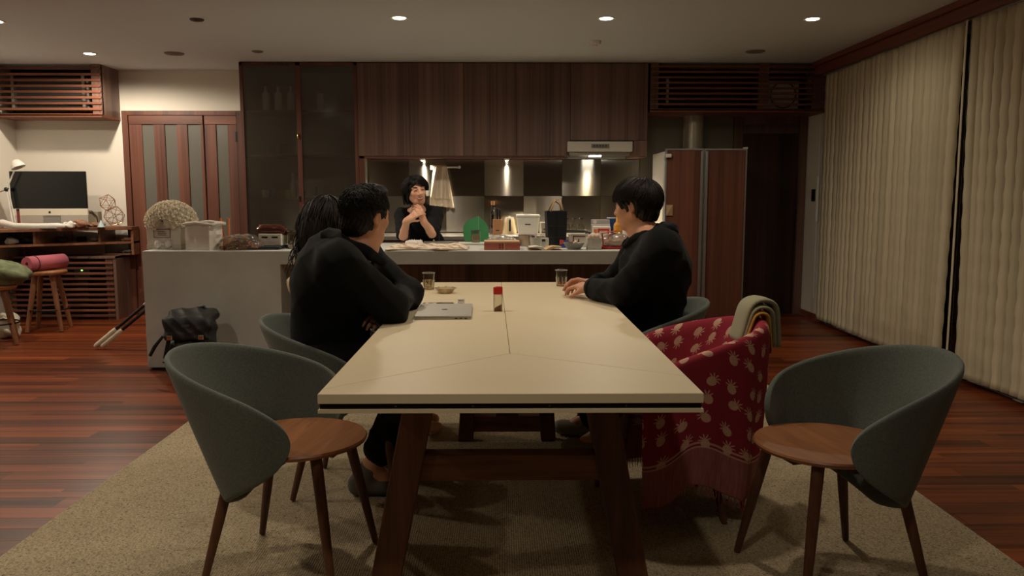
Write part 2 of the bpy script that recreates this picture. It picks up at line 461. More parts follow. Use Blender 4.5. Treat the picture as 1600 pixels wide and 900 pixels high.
ceil_unit('smoke_detector', 'small smoke detector above the kitchen cabinets', 'detector', 0.764, 6.81, 0.05, 0.03, MT['white_plastic'])
ceil_unit('air_vent', 'flat round ceiling disc above the right lattice', 'vent', 2.23, 7.27, 0.085, 0.010, gm)

# ================================================================== KITCHEN WALL
KY = 7.87
# glass-fronted cabinet
gc = thing('display_cabinet', 'tall glass-fronted cabinet with wooden frame and three shelves left of the kitchen', 'cabinet', (0, 0, 0))
X0, X1, XM = -2.50, -1.385, -1.945
GB = KY + 0.52
P('carcass', MB().b2(X0, X0 + 0.03, KY + 0.02, GB, 0.0, CEIL).b2(X1 - 0.03, X1, KY + 0.02, GB, 0.0, CEIL).b2(X0, X1, GB - 0.02, GB, 0, CEIL).b2(X0, X1, KY + 0.02, GB, 0.0, 0.08).b2(X0, X1, KY + 0.02, GB - 0.02, CEIL - 0.03, CEIL), mat('cabinet_inside', (150, 142, 132), 0.7), gc)
for zz in (1.215, 1.63, 2.055):
    P('shelf', MB().b2(X0 + 0.03, X1 - 0.03, KY + 0.05, GB - 0.02, zz - 0.022, zz), MT['slat'], gc)
P('shelf', MB().b2(X0 + 0.03, X1 - 0.03, KY + 0.05, GB - 0.02, 0.76, 0.785), MT['slat'], gc)
for i, (a, b) in enumerate(((X0, XM), (XM, X1))):
    dr = P('door', MB().b2(a, a + (0.03 if i == 0 else 0.022), KY, KY + 0.022, 0.02, CEIL - 0.008).b2(b - (0.022 if i == 0 else 0.03), b, KY, KY + 0.022, 0.02, CEIL - 0.008).b2(a, b, KY, KY + 0.022, CEIL - 0.035, CEIL - 0.008).b2(a, b, KY, KY + 0.022, 0.02, 0.06), MT['door'], gc)
    P('pane', MB().b2(a + 0.022, b - 0.022, KY + 0.008, KY + 0.014, 0.06, CEIL - 0.035), MT['cabglass'], dr)
    if i == 0:
        P('handle', MB().ball((b - 0.012, KY - 0.012, 1.80), (0.007, 0.012, 0.03)), mat('brass', (230, 200, 120), .2, 1.0), dr, smooth=180)
        P('catch', MB().b2(b - 0.022, b - 0.008, KY - 0.01, KY, 1.18, 1.23), MT['black_plastic'], dr)
# things behind the glass
def bottle(name, label, x, y, z, r, h, m, capm, neck=0.35, group=None, cat='bottle'):
    t = thing(name, label, cat, (x, y, z), group=group)
    P('body', MB().lathe([(0.001, 0), (r * .95, 0), (r, 0.01), (r, h * .58), (r * .92, h * .63), (r * neck, h * .70), (r * neck, h * .9), (0.001, h * .9)], n=18), m, t, smooth=50)
    P('cap', MB().lathe([(r * neck * 1.25, h * .88), (r * neck * 1.25, h), (0.001, h)], n=14, cap0=True), capm, t, smooth=50)
    return t
wc = mat('white_bottle', (232, 228, 214), .5)
lg = mat('pale_glass', (150, 150, 142), .3)
for i, px in enumerate((416, 435, 455)):
    p = at(px, 170, KY + 0.2)
    bottle('spice_bottle', ['white bottle with grey neck, left of three on the top cabinet shelf', 'white bottle with grey neck, middle of three on the top cabinet shelf', 'white bottle with grey neck, right of three on the top cabinet shelf'][i], p.x, p.y, 2.056, 0.036, 0.27, wc, lg, group='bottles on the top cabinet shelf')
p = at(501, 170, KY + 0.2)
bottle('storage_jar', 'white jar with a wide lid on the right of the top cabinet shelf', p.x, p.y, 2.056, 0.036, 0.19, wc, lg, 0.9, cat='jar')
def cup(name, label, x, y, z, r, h, m, group=None, cat='cup', handle=False):
    t = thing(name, label, cat, (x, y, z), group=group)
    P('body', MB().lathe([(0.001, 0), (r * .78, 0), (r * .85, 0.006), (r, h), (r * .9, h), (r * .75, 0.012), (0.001, 0.012)], n=18), m, t, smooth=50)
    P('foot', MB().lathe([(r * .6, 0), (r * .6, 0.004), (0.001, 0.004)], n=14), m, t)
    if handle:
        P('handle', MB().tube([(r * .9, 0, h * .8), (r * 1.5, 0, h * .75), (r * 1.6, 0, h * .4), (r * .85, 0, h * .25)], 0.005, 6), m, t, smooth=180)
    return t
cupc = [('cream', (220, 214, 190)), ('blue', (110, 150, 170)), ('brown', (150, 110, 80)), ('yellow', (200, 180, 110)), ('green', (110, 130, 100))]
for i, (nm, c) in enumerate(cupc):
    p = at((415, 427, 440, 449, 472)[i], 303, KY + 0.16)
    cup('small_cup', nm + ' small cup on the lowest cabinet shelf behind glass', p.x, p.y, 1.216, 0.036, 0.075, mat('cup_' + nm, c, .5))
p = at(459, 303, KY + 0.16)
bottle('spray_bottle', 'tall white bottle with a blue band on the lowest cabinet shelf', p.x, p.y, 1.216, 0.032, 0.24, wc, wc, 0.6)
for i, px in enumerate((500, 523, 541)):
    p = at(px, 303, KY + 0.2)
    cup('tumbler', ['clear tumbler, left of three right of the cabinet stile', 'clear tumbler, middle of three right of the cabinet stile', 'clear tumbler, right of three right of the cabinet stile'][i], p.x, p.y, 1.216, 0.04, 0.1 + 0.02 * (i == 1), lg, group='tumblers in the glass cabinet', cat='glass')
for i, px in enumerate((424, 445)):
    p = at(px, 238, KY + 0.2)
    cup('tumbler', ['faint clear tumbler on the middle cabinet shelf, left of a pair', 'faint clear tumbler on the middle cabinet shelf, right of a pair'][i], p.x, p.y, 1.631, 0.04, 0.11, MT['glass'], group='tumblers on the middle shelf', cat='glass')
for i, px in enumerate((430, 468)):
    p = at(px, 352, KY + 0.2)
    cup('bowl', ['shadowy pale jug on the bottom shelf of the glass cabinet', 'shadowy pale bowl stack on the bottom shelf of the glass cabinet'][i], p.x, p.y, 0.786, 0.06, 0.2 if i == 0 else 0.16, lg, cat='jug' if i == 0 else 'bowl')

# upper cabinets
uc = thing('upper_cabinet', 'row of dark walnut upper cabinets above the steel splashback', 'cabinet', (0, 0, 0))
P('carcass', MB().b2(-1.375, 0.60, KY + 0.024, YB, 1.61, CEIL).b2(0.60, 1.40, KY + 0.024, YB, 1.765, CEIL).b2(1.27, 1.40, KY + 0.024, YB, 1.61, 1.765), MT['panel'], uc)
seams = [-1.383, -0.885, -0.37, 0.14, 0.655, 1.395]
for a, b in zip(seams[:-1], seams[1:]):
    P('door', MB().b2(a + 0.0015, b - 0.0015, KY, KY + 0.022, 1.765 if a > 0.6 else 1.615, CEIL - 0.012), MT['panel'], uc, bev=0.0015)
P('filler', MB().b2(1.27, 1.395, KY, KY + 0.022, 1.615, 1.762), MT['panel'], uc)
P('light_rail', MB().b2(-1.375, 0.63, KY + 0.002, KY + 0.03, 1.592, 1.612), MT['doorh'], uc)
P('side_post', MB().b2(-1.383, -1.33, KY + 0.002, KY + 0.05, 0.9, 1.612), MT['door'], uc)
# splashback in alternating brushed steel
def brushed(name, rot):
    m, nt, bs = newmat(name)
    bs.inputs['Base Color'].default_value = lin((178, 172, 162)); bs.inputs['Metallic'].default_value = 1; bs.inputs['Roughness'].default_value = 0.34
    bs.inputs['Anisotropic'].default_value = 0.975; bs.inputs['Anisotropic Rotation'].default_value = 0.0 if rot else 0.25
    tg = node(nt, 'ShaderNodeTangent', direction_type='UV_MAP'); nt.links.new(tg.outputs[0], bs.inputs['Tangent'])
    v = coords(nt, (700, 3, 3) if rot else (3, 3, 700))
    nz = node(nt, 'ShaderNodeTexNoise'); nz.inputs['Scale'].default_value = 1.0; nt.links.new(v, nz.inputs['Vector'])
    rm = node(nt, 'ShaderNodeMapRange'); rm.inputs[3].default_value = 0.18; rm.inputs[4].default_value = 0.22
    nt.links.new(nz.outputs[0], rm.inputs[0]); nt.links.new(rm.outputs[0], bs.inputs['Roughness'])
    return m
MT['brV'] = brushed('steel_brushed_across', False)
MT['brH'] = brushed('steel_brushed_upright', True)
sb = struct('wall_splashback', MB().b2(-1.36, 1.40, YB - 0.012, YB - 0.002, 0.85, 1.61), MT['black_metal'])
xs = [at(px, 300, YB).x for px in (577, 640, 697, 757, 818, 878, 938, 998)]
zs = [0.86, 1.232, 1.605]
def uvplane(x0, x1, z0, z1, y, d):
    mb = MB().b2(x0, x1, y, y + d, z0, z1); me = mb.mesh('panel')
    uv = me.uv_layers.new(name='UVMap')
    for lp in me.loops:
        c = me.vertices[lp.vertex_index].co
        uv.data[lp.index].uv = (c.x, c.z)
    return me
for r in range(2):
    for c in range(len(xs) - 1):
        vert = (c % 2 == 1) == (r == 1)
        link('steel_panel', uvplane(xs[c] + 0.001, xs[c + 1] - 0.001, zs[r] + 0.001, zs[r + 1] - 0.001, YB - 0.016, 0.004), MT['brV'] if vert else MT['brH'], sb)
# base cabinet and worktop
bc = thing('base_cabinet', 'low kitchen cabinets along the steel splashback', 'cabinet', (0, 0, 0))
P('carcass', MB().b2(-1.37, 1.40, 7.80, YB - 0.02, 0.06, 0.81), MT['panel'], bc)
for i in range(5):
    dd = P('door', MB().b2(-1.37 + i * 0.554, -1.37 + (i + 1) * 0.554 - 0.003, 7.78, 7.80, 0.08, 0.80), MT['panel'], bc)
    P('handle', MB().b2(-1.30 + i * 0.554, -0.98 + i * 0.554, 7.765, 7.78, 0.74, 0.755), MT['alu'], dd)
wt = P('steel_worktop', MB().b2(-1.37, 1.40, 7.76, YB - 0.018, 0.81, 0.85), mat('worktop_steel', (205, 200, 190), .35, .85), bev=0.003)
tag(wt, 'steel worktop running below the splashback', 'worktop')
# under-cabinet lamps
def small_lamp(x, label, k):
    t = thing('cabinet_lamp', label, 'light', (x, YB - 0.11, 1.612))
    P('body', MB().lathe([(0.028, 0), (0.028, -0.012), (0.022, -0.02), (0.001, -0.02)], n=16, cap0=False), MT['white_plastic'], t, smooth=50)
    P('bulb', MB().lathe([(0.013, -0.02), (0.012, -0.026), (0.001, -0.028)], n=14), MT['emit_small'], t, smooth=180)
    ld = bpy.data.lights.new('cabinet_lamp_light', 'SPOT'); ld.energy = 26 * k; ld.color = (1.0, 0.86, 0.66); ld.spot_size = R_(150); ld.spot_blend = 0.6; ld.shadow_soft_size = 0.008
    lo = bpy.data.objects.new('cabinet_lamp_light', ld); COL.objects.link(lo); lo.parent = t; lo.location = (0, 0, -0.04)
small_lamp(-0.815, 'small bright lamp under the cabinets behind the standing woman', 1.0)
small_lamp(0.045, 'small bright lamp under the cabinets above the kettle', 1.0)
# hood
hd = thing('range_hood', 'pale slim range hood with a control strip under the cabinets', 'range hood', (0, 0, 0))
hx0, hx1 = 0.625, 1.245
MT['hood'] = mat('hood_paint', (206, 202, 190), .45)
P('body', MB().loft([[(hx0, 7.80, 1.655), (hx1, 7.80, 1.655), (hx1, 8.40, 1.655), (hx0, 8.40, 1.655)], [(hx0, 7.79, 1.75), (hx1, 7.79, 1.75), (hx1, 8.40, 1.75), (hx0, 8.40, 1.75)]]), MT['hood'], hd, bev=0.006)
P('rim', MB().b2(hx0 + 0.02, hx1 - 0.02, 7.83, 8.38, 1.625, 1.655), MT['steel'], hd)
cp = P('control_panel', MB().b2(0.85, 1.02, 7.784, 7.793, 1.69, 1.725), mat('panel_grey', (120, 118, 110), .4), hd)
for i in range(5): P('button', MB().b2(0.868 + i * 0.028, 0.884 + i * 0.028, 7.779, 7.784, 1.701, 1.713), MT['black_plastic'], cp)
P('lamp_lens', MB().b2(0.86, 0.97, 8.0, 8.12, 1.618, 1.625), MT['emit_small'], hd)
ld = bpy.data.lights.new('hood_lamp', 'SPOT'); ld.energy = 34; ld.color = (1, .80, .50); ld.spot_size = R_(150); ld.spot_blend = .6; ld.shadow_soft_size = 0.03
lo = bpy.data.objects.new('hood_lamp', ld); COL.objects.link(lo); lo.parent = hd; lo.location = (0.915, 8.06, 1.60)

# lattice boxes hiding air units
def lattice(name, label, x0, x1, y0, y1, z0, z1, bays, nslat, left_open, side_right):
    t = thing(name, label, 'lattice box', (0, 0, 0))
    P('bottom_board', MB().b2(x0, x1, y0, y1, z0, z0 + 0.025), MT['slat'], t)
    if side_right: P('side_panel', MB().b2(x1 - 0.025, x1, y0 + 0.03, y1, z0 + 0.025, z1), MT['panel'], t)
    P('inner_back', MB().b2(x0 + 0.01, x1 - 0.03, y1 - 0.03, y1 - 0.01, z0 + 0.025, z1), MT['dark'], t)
    for a, b in bays[1]:
        P('stile', MB().b2(a, b, y0 + 0.015, y0 + 0.05, z0 + 0.025, z1), MT['panel'], t)
    dz = (z1 - z0 - 0.01) / nslat
    for i in range(nslat):
        P('slat', MB().b2(x0, x1, y0, y0 + 0.02, z0 + 0.012 + i * dz, z0 + 0.012 + i * dz + dz * 0.40), MT['slat'], t, bev=0.002)
    return t
lattice('lattice_box', 'slatted wooden box for an air unit high in the left corner', XL, -3.895, 8.03, YB, 1.995, CEIL, (0, [(XL, XL + 0.05), (-3.985, -3.895)]), 9, False, True)
lattice('lattice_box', 'long slatted wooden box for air units over the right door', 1.42, XR, KY, YB, 2.035, CEIL, (0, [(1.42, 1.50), (2.46, 2.56), (2.98, 3.13)]), 9, False, False)
ac = thing('air_conditioner', 'dark air unit behind the slats of the left box', 'air conditioner', (-4.45, 8.26, 2.06))
P('body', MB().b2(-0.38, 0.38, -0.10, 0.10, 0.0, 0.34), mat('ac_body', (52, 52, 50), .5), ac, bev=0.02)
P('bracket', MB().b2(-0.36, -0.33, -0.14, -0.10, 0.02, 0.34).b2(0.33, 0.36, -0.14, -0.10, 0.02, 0.34), MT['alu'], ac)
P('mount', MB().b2(-0.3, 0.3, -0.05, 0.05, -0.04, 0.0), MT['dark'], ac)
ac2 = thing('air_conditioner', 'dark air unit behind the slats over the right door', 'air conditioner', (1.98, 8.26, 2.10))
P('body', MB().b2(-0.40, 0.40, -0.10, 0.10, 0.0, 0.32), mat('ac_body_dark', (36, 40, 40), .5), ac2, bev=0.02)
P('bracket', MB().b2(-0.36, -0.335, -0.14, -0.10, 0.02, 0.30), MT['alu'], ac2)
P('mount', MB().b2(-0.3, 0.3, -0.05, 0.05, -0.04, 0.0), MT['dark'], ac2)
fan = thing('ventilation_fan', 'white square fan with a round rim behind the right slats', 'fan', (2.765, 8.10, 2.22))
P('cover', MB().b2(-0.16, 0.16, -0.02, 0.05, -0.14, 0.14), MT['white_plastic'], fan, bev=0.012)
P('round_rim', MB().lathe([(0.118, 0), (0.118, 0.012), (0.130, 0.012), (0.130, 0)], n=36, M=Matrix.Rotation(R_(90), 4, 'X'), c=(0, -0.02, 0), cap0=False, cap1=False), mat('rim_grey', (90, 86, 78), .5), fan)
P('support', MB().b2(-0.1, 0.1, -0.01, 0.05, -0.16, -0.14), MT['dark'], fan)

# grey alcove panel and steel duct over the fridge
gp = P('alcove_panel', MB().b2(1.42, 2.375, YB - 0.03, YB - 0.002, 0.0, 2.035), mat('grey_panel', (120, 114, 102), .5))
gp['kind'] = 'structure'; gp.name = 'wall_alcove'
dc = thing('duct', 'bright steel duct rising behind the fridge', 'duct', (0, 0, 0))
P('pipe', MB().lathe([(0.10, 1.68), (0.10, 2.033)], c=(1.935, YB - 0.14, 0), n=32), mat('duct_steel', (205, 198, 180), .3, .6), dc, smooth=40)
P('collar', MB().b2(1.80, 2.06, YB - 0.26, YB - 0.035, 1.66, 1.695), MT['black_plastic'], dc)
# fridge
fr = thing('refrigerator', 'tall double-door refrigerator with walnut panel doors and steel edges', 'refrigerator', (0, 0, 0))
fx0, fx1, fy, fz = 1.515, 2.275, 7.55, 1.655
P('body', MB().b2(fx0 - 0.01, fx1, fy + 0.05, fy + 0.60, 0.02, fz - 0.01), MT['white_plastic'], fr, bev=0.006)
fm = 1.873
fdoor = wood('fridge_door_wood', (84, 50, 40), (128, 80, 62), 'z', .4, 45, .6, .04)
for a, b in ((fx0, fm), (fm, fx1)):
    d = P('door', MB().b2(a + 0.004, b - 0.004, fy + 0.008, fy + 0.05, 0.04, fz), fdoor, fr)
    P('edge_trim', MB().b2(a + 0.002, b - 0.002, fy, fy + 0.05, fz, fz + 0.014).b2(a + 0.002, a + 0.014, fy, fy + 0.05, 0.04, fz).b2(b - 0.014, b - 0.002, fy, fy + 0.05, 0.04, fz), MT['alu'], d)
    hx = b - 0.022 if a == fx0 else a + 0.022
    P('handle', MB().b2(hx - 0.012, hx + 0.012, fy - 0.022, fy, 0.10, fz - 0.01), MT['alu'], d, bev=0.004)
P('hinge_cap', MB().b2(fx1 - 0.03, fx1 + 0.005, fy + 0.01, fy + 0.06, fz + 0.014, fz + 0.028), MT['white_plastic'], fr)
P('foot', MB().b2(fx0 + 0.03, fx1 - 0.03, fy + 0.1, fy + 0.55, 0, 0.02), MT['black_plastic'], fr)
mg = thing('magnet_clip', 'small clear clip hanging at the fridge top left corner', 'clip', (fx0 + 0.02, fy - 0.005, 1.62))
P('clip', MB().b2(-0.025, 0.03, -0.025, 0.004, -0.035, 0.0), MT['white_plastic'], mg, bev=0.008)
P('tag', MB().b2(-0.04, 0.045, -0.012, -0.004, -0.06, -0.02), MT['glass'], mg)
mg = thing('paper_tag', 'beige folded paper tag on the fridge beside the right man', 'tag', (fx0 + 0.045, fy + 0.006, 1.10))
P('paper', MB().b2(-0.03, 0.03, -0.006, 0.0, -0.05, 0.05), mat('tag_paper', (190, 160, 120), .8), mg)
P('fold', MB().prism([(-0.03, -0.05), (0.03, 0.05), (0.03, -0.05)], -0.012, -0.006, Matrix.Rotation(R_(90), 4, 'X'), (0, -0.018, 0)), mat('tag_paper2', (160, 130, 96), .8), mg)

# ================================================================== ISLAND
isl = thing('kitchen_island', 'grey concrete kitchen island with a solid left end and overhanging top', 'kitchen island', (0, 0, 0))
IY0, IY1 = 5.70, 6.65
P('concrete_body', MB().prism([(-2.54, 0.012), (-1.57, 0.012), (-1.57, 0.752), (1.20, 0.752), (1.20, 0.85), (-2.54, 0.85)][::-1], IY0, IY1, Matrix(((1, 0, 0, 0), (0, 0, 1, 0), (0, 1, 0, 0), (0, 0, 0, 1)))), MT['concrete'], isl, bev=0.006)
P('end_block_foot', MB().b2(-2.52, -1.59, IY0 + 0.02, IY1 - 0.02, 0.0, 0.012), MT['dark'], isl)
for i in range(5):
    a = -1.57 + i * 0.54
    P('panel', MB().b2(a, min(a + 0.537, 1.12), IY0 + 0.38, IY0 + 0.40, 0.0, 0.752), MT['panel'], isl)
P('back_box', MB().b2(-1.57, 1.12, IY0 + 0.40, IY1 - 0.02, 0.0, 0.752), MT['dark'], isl)
# ================================================================== RUG, TABLE, CHAIRS
m, nt, bs = newmat('rug_wool')
v = coords(nt, (1, 1, 1), jitter=False)
n1 = node(nt, 'ShaderNodeTexNoise'); n1.inputs['Scale'].default_value = 170; n1.inputs['Detail'].default_value = 4; nt.links.new(v, n1.inputs['Vector'])
vr = node(nt, 'ShaderNodeTexVoronoi'); vr.inputs['Scale'].default_value = 70; nt.links.new(v, vr.inputs['Vector'])
wv = node(nt, 'ShaderNodeTexWave', bands_direction='X'); wv.inputs['Scale'].default_value = 38; wv.inputs['Distortion'].default_value = 1.2; wv.inputs['Detail Scale'].default_value = 3; nt.links.new(v, wv.inputs['Vector'])
r1 = node(nt, 'ShaderNodeMapRange'); r1.inputs[1].default_value = 0.33; r1.inputs[2].default_value = 0.62; nt.links.new(n1.outputs[0], r1.inputs[0])
c1 = mixcol(nt, r1.outputs[0], lin((134, 120, 96)), lin((190, 174, 144)))
gt = node(nt, 'ShaderNodeMath', operation='LESS_THAN'); gt.inputs[1].default_value = 0.30; nt.links.new(vr.outputs['Distance'], gt.inputs[0])
n3 = node(nt, 'ShaderNodeTexNoise'); n3.inputs['Scale'].default_value = 45; nt.links.new(v, n3.inputs['Vector'])
g3 = node(nt, 'ShaderNodeMath', operation='GREATER_THAN'); g3.inputs[1].default_value = 0.53; nt.links.new(n3.outputs[0], g3.inputs[0])
ml = node(nt, 'ShaderNodeMath', operation='MULTIPLY'); nt.links.new(gt.outputs[0], ml.inputs[0]); nt.links.new(g3.outputs[0], ml.inputs[1])
m2 = node(nt, 'ShaderNodeMath', operation='MULTIPLY'); m2.inputs[1].default_value = 0.55; nt.links.new(ml.outputs[0], m2.inputs[0])
nt.links.new(mixcol(nt, m2.outputs[0], c1, lin((66, 54, 42))), bs.inputs['Base Color'])
bs.inputs['Roughness'].default_value = 0.95; bs.inputs['Specular IOR Level'].default_value = 0.1
ad = node(nt, 'ShaderNodeMath', operation='ADD'); nt.links.new(n1.outputs[0], ad.inputs[0]); nt.links.new(wv.outputs['Fac'], ad.inputs[1])
bump_(nt, bs, ad.outputs[0], 0.30, 0.004)
rug = P('area_rug', MB().b2(-1.725, 1.735, 0.9, 5.2, 0.0, 0.010), m, bev=0.004)
tag(rug, 'large beige flecked wool rug under the dining table', 'rug')

tb = thing('dining_table', 'long white topped dining table on dark wooden trestles', 'table', (0.022, 2.04, 0))
TT = 0.73; TZ = TT - 0.026; TL = 2.69
def tpanel(poly):
    P('top_panel', MB().prism(poly, TZ, TT), MT['table'], tb, bev=0.0012, seg=1)
g = 0.001
J = (0.002, 0.535); K0 = (-0.03, TL); KL = (-0.5, 0.055); KR = (0.5, 0.20)
tpanel([(-0.5, KL[1] + g), (J[0] - g, J[1] + g), (K0[0] - g, TL), (-0.5, TL)])
tpanel([(J[0] + g, J[1] + g), (0.5, KR[1] + g), (0.5, TL), (K0[0] + g, TL)])
tpanel([(-0.5, 0), (0.5, 0), (0.5, KR[1] - g), (J[0], J[1] - g), (-0.5, KL[1] - g)])
P('joint_filler', MB().b2(-0.49, 0.49, 0.01, TL - 0.01, TZ - 0.002, TT - 0.003), mat('joint_grey', (120, 110, 94), .7), tb)
P('metal_channel', MB().b2(-0.497, 0.497, 0.012, TL - 0.012, TZ - 0.016, TZ - 0.002), MT['black_metal'], tb)
for i in range(4): P('screw', MB().lathe([(0.003, 0), (0.003, 0.002), (0.001, 0.002)], n=8, M=Matrix.Rotation(R_(90), 4, 'X'), c=(-0.3 + i * 0.2, 0.012, TZ - 0.009)), MT['chrome'], tb)
P('lower_board', MB().b2(-0.5, 0.5, 0.0, TL, TZ - 0.025, TZ - 0.016), MT['table'], tb)
zu = TZ - 0.025
ty = 0.42
for s in (-1, 1):
    P('leg', MB().bar((s * 0.265, ty, zu), (s * 0.395, ty, 0.021), 0.092, 0.085, up=(0, 1, 0)), MT['trestle'], tb, bev=0.004)
P('cross_rail', MB().b2(-0.30, 0.285, ty - 0.03, ty + 0.03, 0.355, 0.44), MT['trestleh'], tb, bev=0.004)
P('top_rail', MB().b2(-0.32, 0.32, ty - 0.04, ty + 0.04, zu - 0.06, zu), MT['trestleh'], tb)
by = 1.93
for s in (-1, 1):
    P('leg', MB().bar((s * 0.165, by, zu), (s * 0.208, by, 0.0145), 0.075, 0.075, up=(0, 1, 0)), MT['trestle'], tb, bev=0.004)
P('foot_rail', MB().b2(-0.17, 0.17, by - 0.03, by + 0.03, 0.06, 0.14), MT['trestleh'], tb)
P('centre_post', MB().b2(-0.055, 0.055, by - 0.03, by + 0.03, 0.14, zu), MT['trestle'], tb)

# ---- felt shell chair, facing +x in its own frame
def shell_mesh():
    T = R_(112); NU, NV = 60, 14
    vs = []; fs = []
    for i in range(NU + 1):
        q_ = -1 + 2 * i / NU; th = T * math.copysign(1 - (1 - abs(q_)) ** 1.35, q_)
        t = abs(th) / T
        k = math.sqrt(max(0.0, 1 - t ** 12))
        zm = 0.50
        ztop = 0.742 - 0.155 * t ** 1.7
        zbot = 0.228 + 0.18 * t ** 1.4
        zt = zm + (ztop - zm) * k; zb = zm + (zbot - zm) * k
        for j in range(NV + 1):
            z = zb + (zt - zb) * j / NV
            s = 0.70 + 0.30 * ((z - 0.22) / 0.53) ** 0.85 if z > 0.22 else 0.70
            lean = -0.075 * (z - 0.45) / 0.3
            x = -0.315 * s * math.cos(th) + 0.02 + lean * max(0, math.cos(th))
            y = 0.305 * s * math.copysign(abs(math.sin(th)) ** 0.9, th)
            # arms curve slightly inward at the front
            if t > 0.8: y *= 1 - 0.10 * ((t - 0.8) / 0.2) ** 2
            vs.append((x, y, z))
    for i in range(NU):
        for j in range(NV):
            a = i * (NV + 1) + j
            fs.append((a, a + 1, a + NV + 2, a + NV + 1))
    return MB().add(vs, fs)
def make_chair(label, loc, rz, group=None):
    t = thing('shell_chair', label, 'chair', loc, rz, group)
    P('felt_shell', shell_mesh(), MT['felt'], t, smooth=180, solid=0.022, sub=1)
    P('seat', MB().lathe([(0.001, 0.425), (0.19, 0.425), (0.222, 0.437), (0.226, 0.446), (0.222, 0.452), (0.10, 0.447), (0.001, 0.446)], c=(0.045, 0, 0), n=40), MT['seat'], t, smooth=40)
    P('under_frame', MB().b2(-0.14, 0.18, -0.03, 0.03, 0.395, 0.425).b2(0.0, 0.05, -0.15, 0.15, 0.395, 0.425), MT['leg'], t)
    for sx in (-1, 1):
        for sy in (-1, 1):
            top = (0.03 + sx * 0.135, sy * 0.135, 0.425); bot = (0.02 + sx * 0.215, sy * 0.20, 0.0155)
            P('leg', MB().tube([top, tuple((a + b) / 2 for a, b in zip(top, bot)), bot], [0.0195, 0.017, 0.0115], 10), MT['leg'], t, smooth=50)
    return t
ch = make_chair('grey felt shell chair with wooden seat at the near left of the table', (-0.72, 2.60, 0.0), R_(-10))
dup(ch, (1.085, 2.52, 0), R_(193), 'grey felt shell chair with wooden seat at the near right of the table')
dup(ch, (-0.635, 3.33, 0), R_(-6), 'grey felt shell chair that the short-haired man at the left sits on')
dup(ch, (0.63, 3.87, 0), R_(186), 'grey felt shell chair that the man at the right sits on')
CB = dup(ch, (0.635, 3.10, 0), R_(181), 'grey felt shell chair hidden under the red patterned throw')
dup(ch, (-0.70, 4.12, 0), R_(0), 'grey felt shell chair behind the left man, under the long-haired woman')
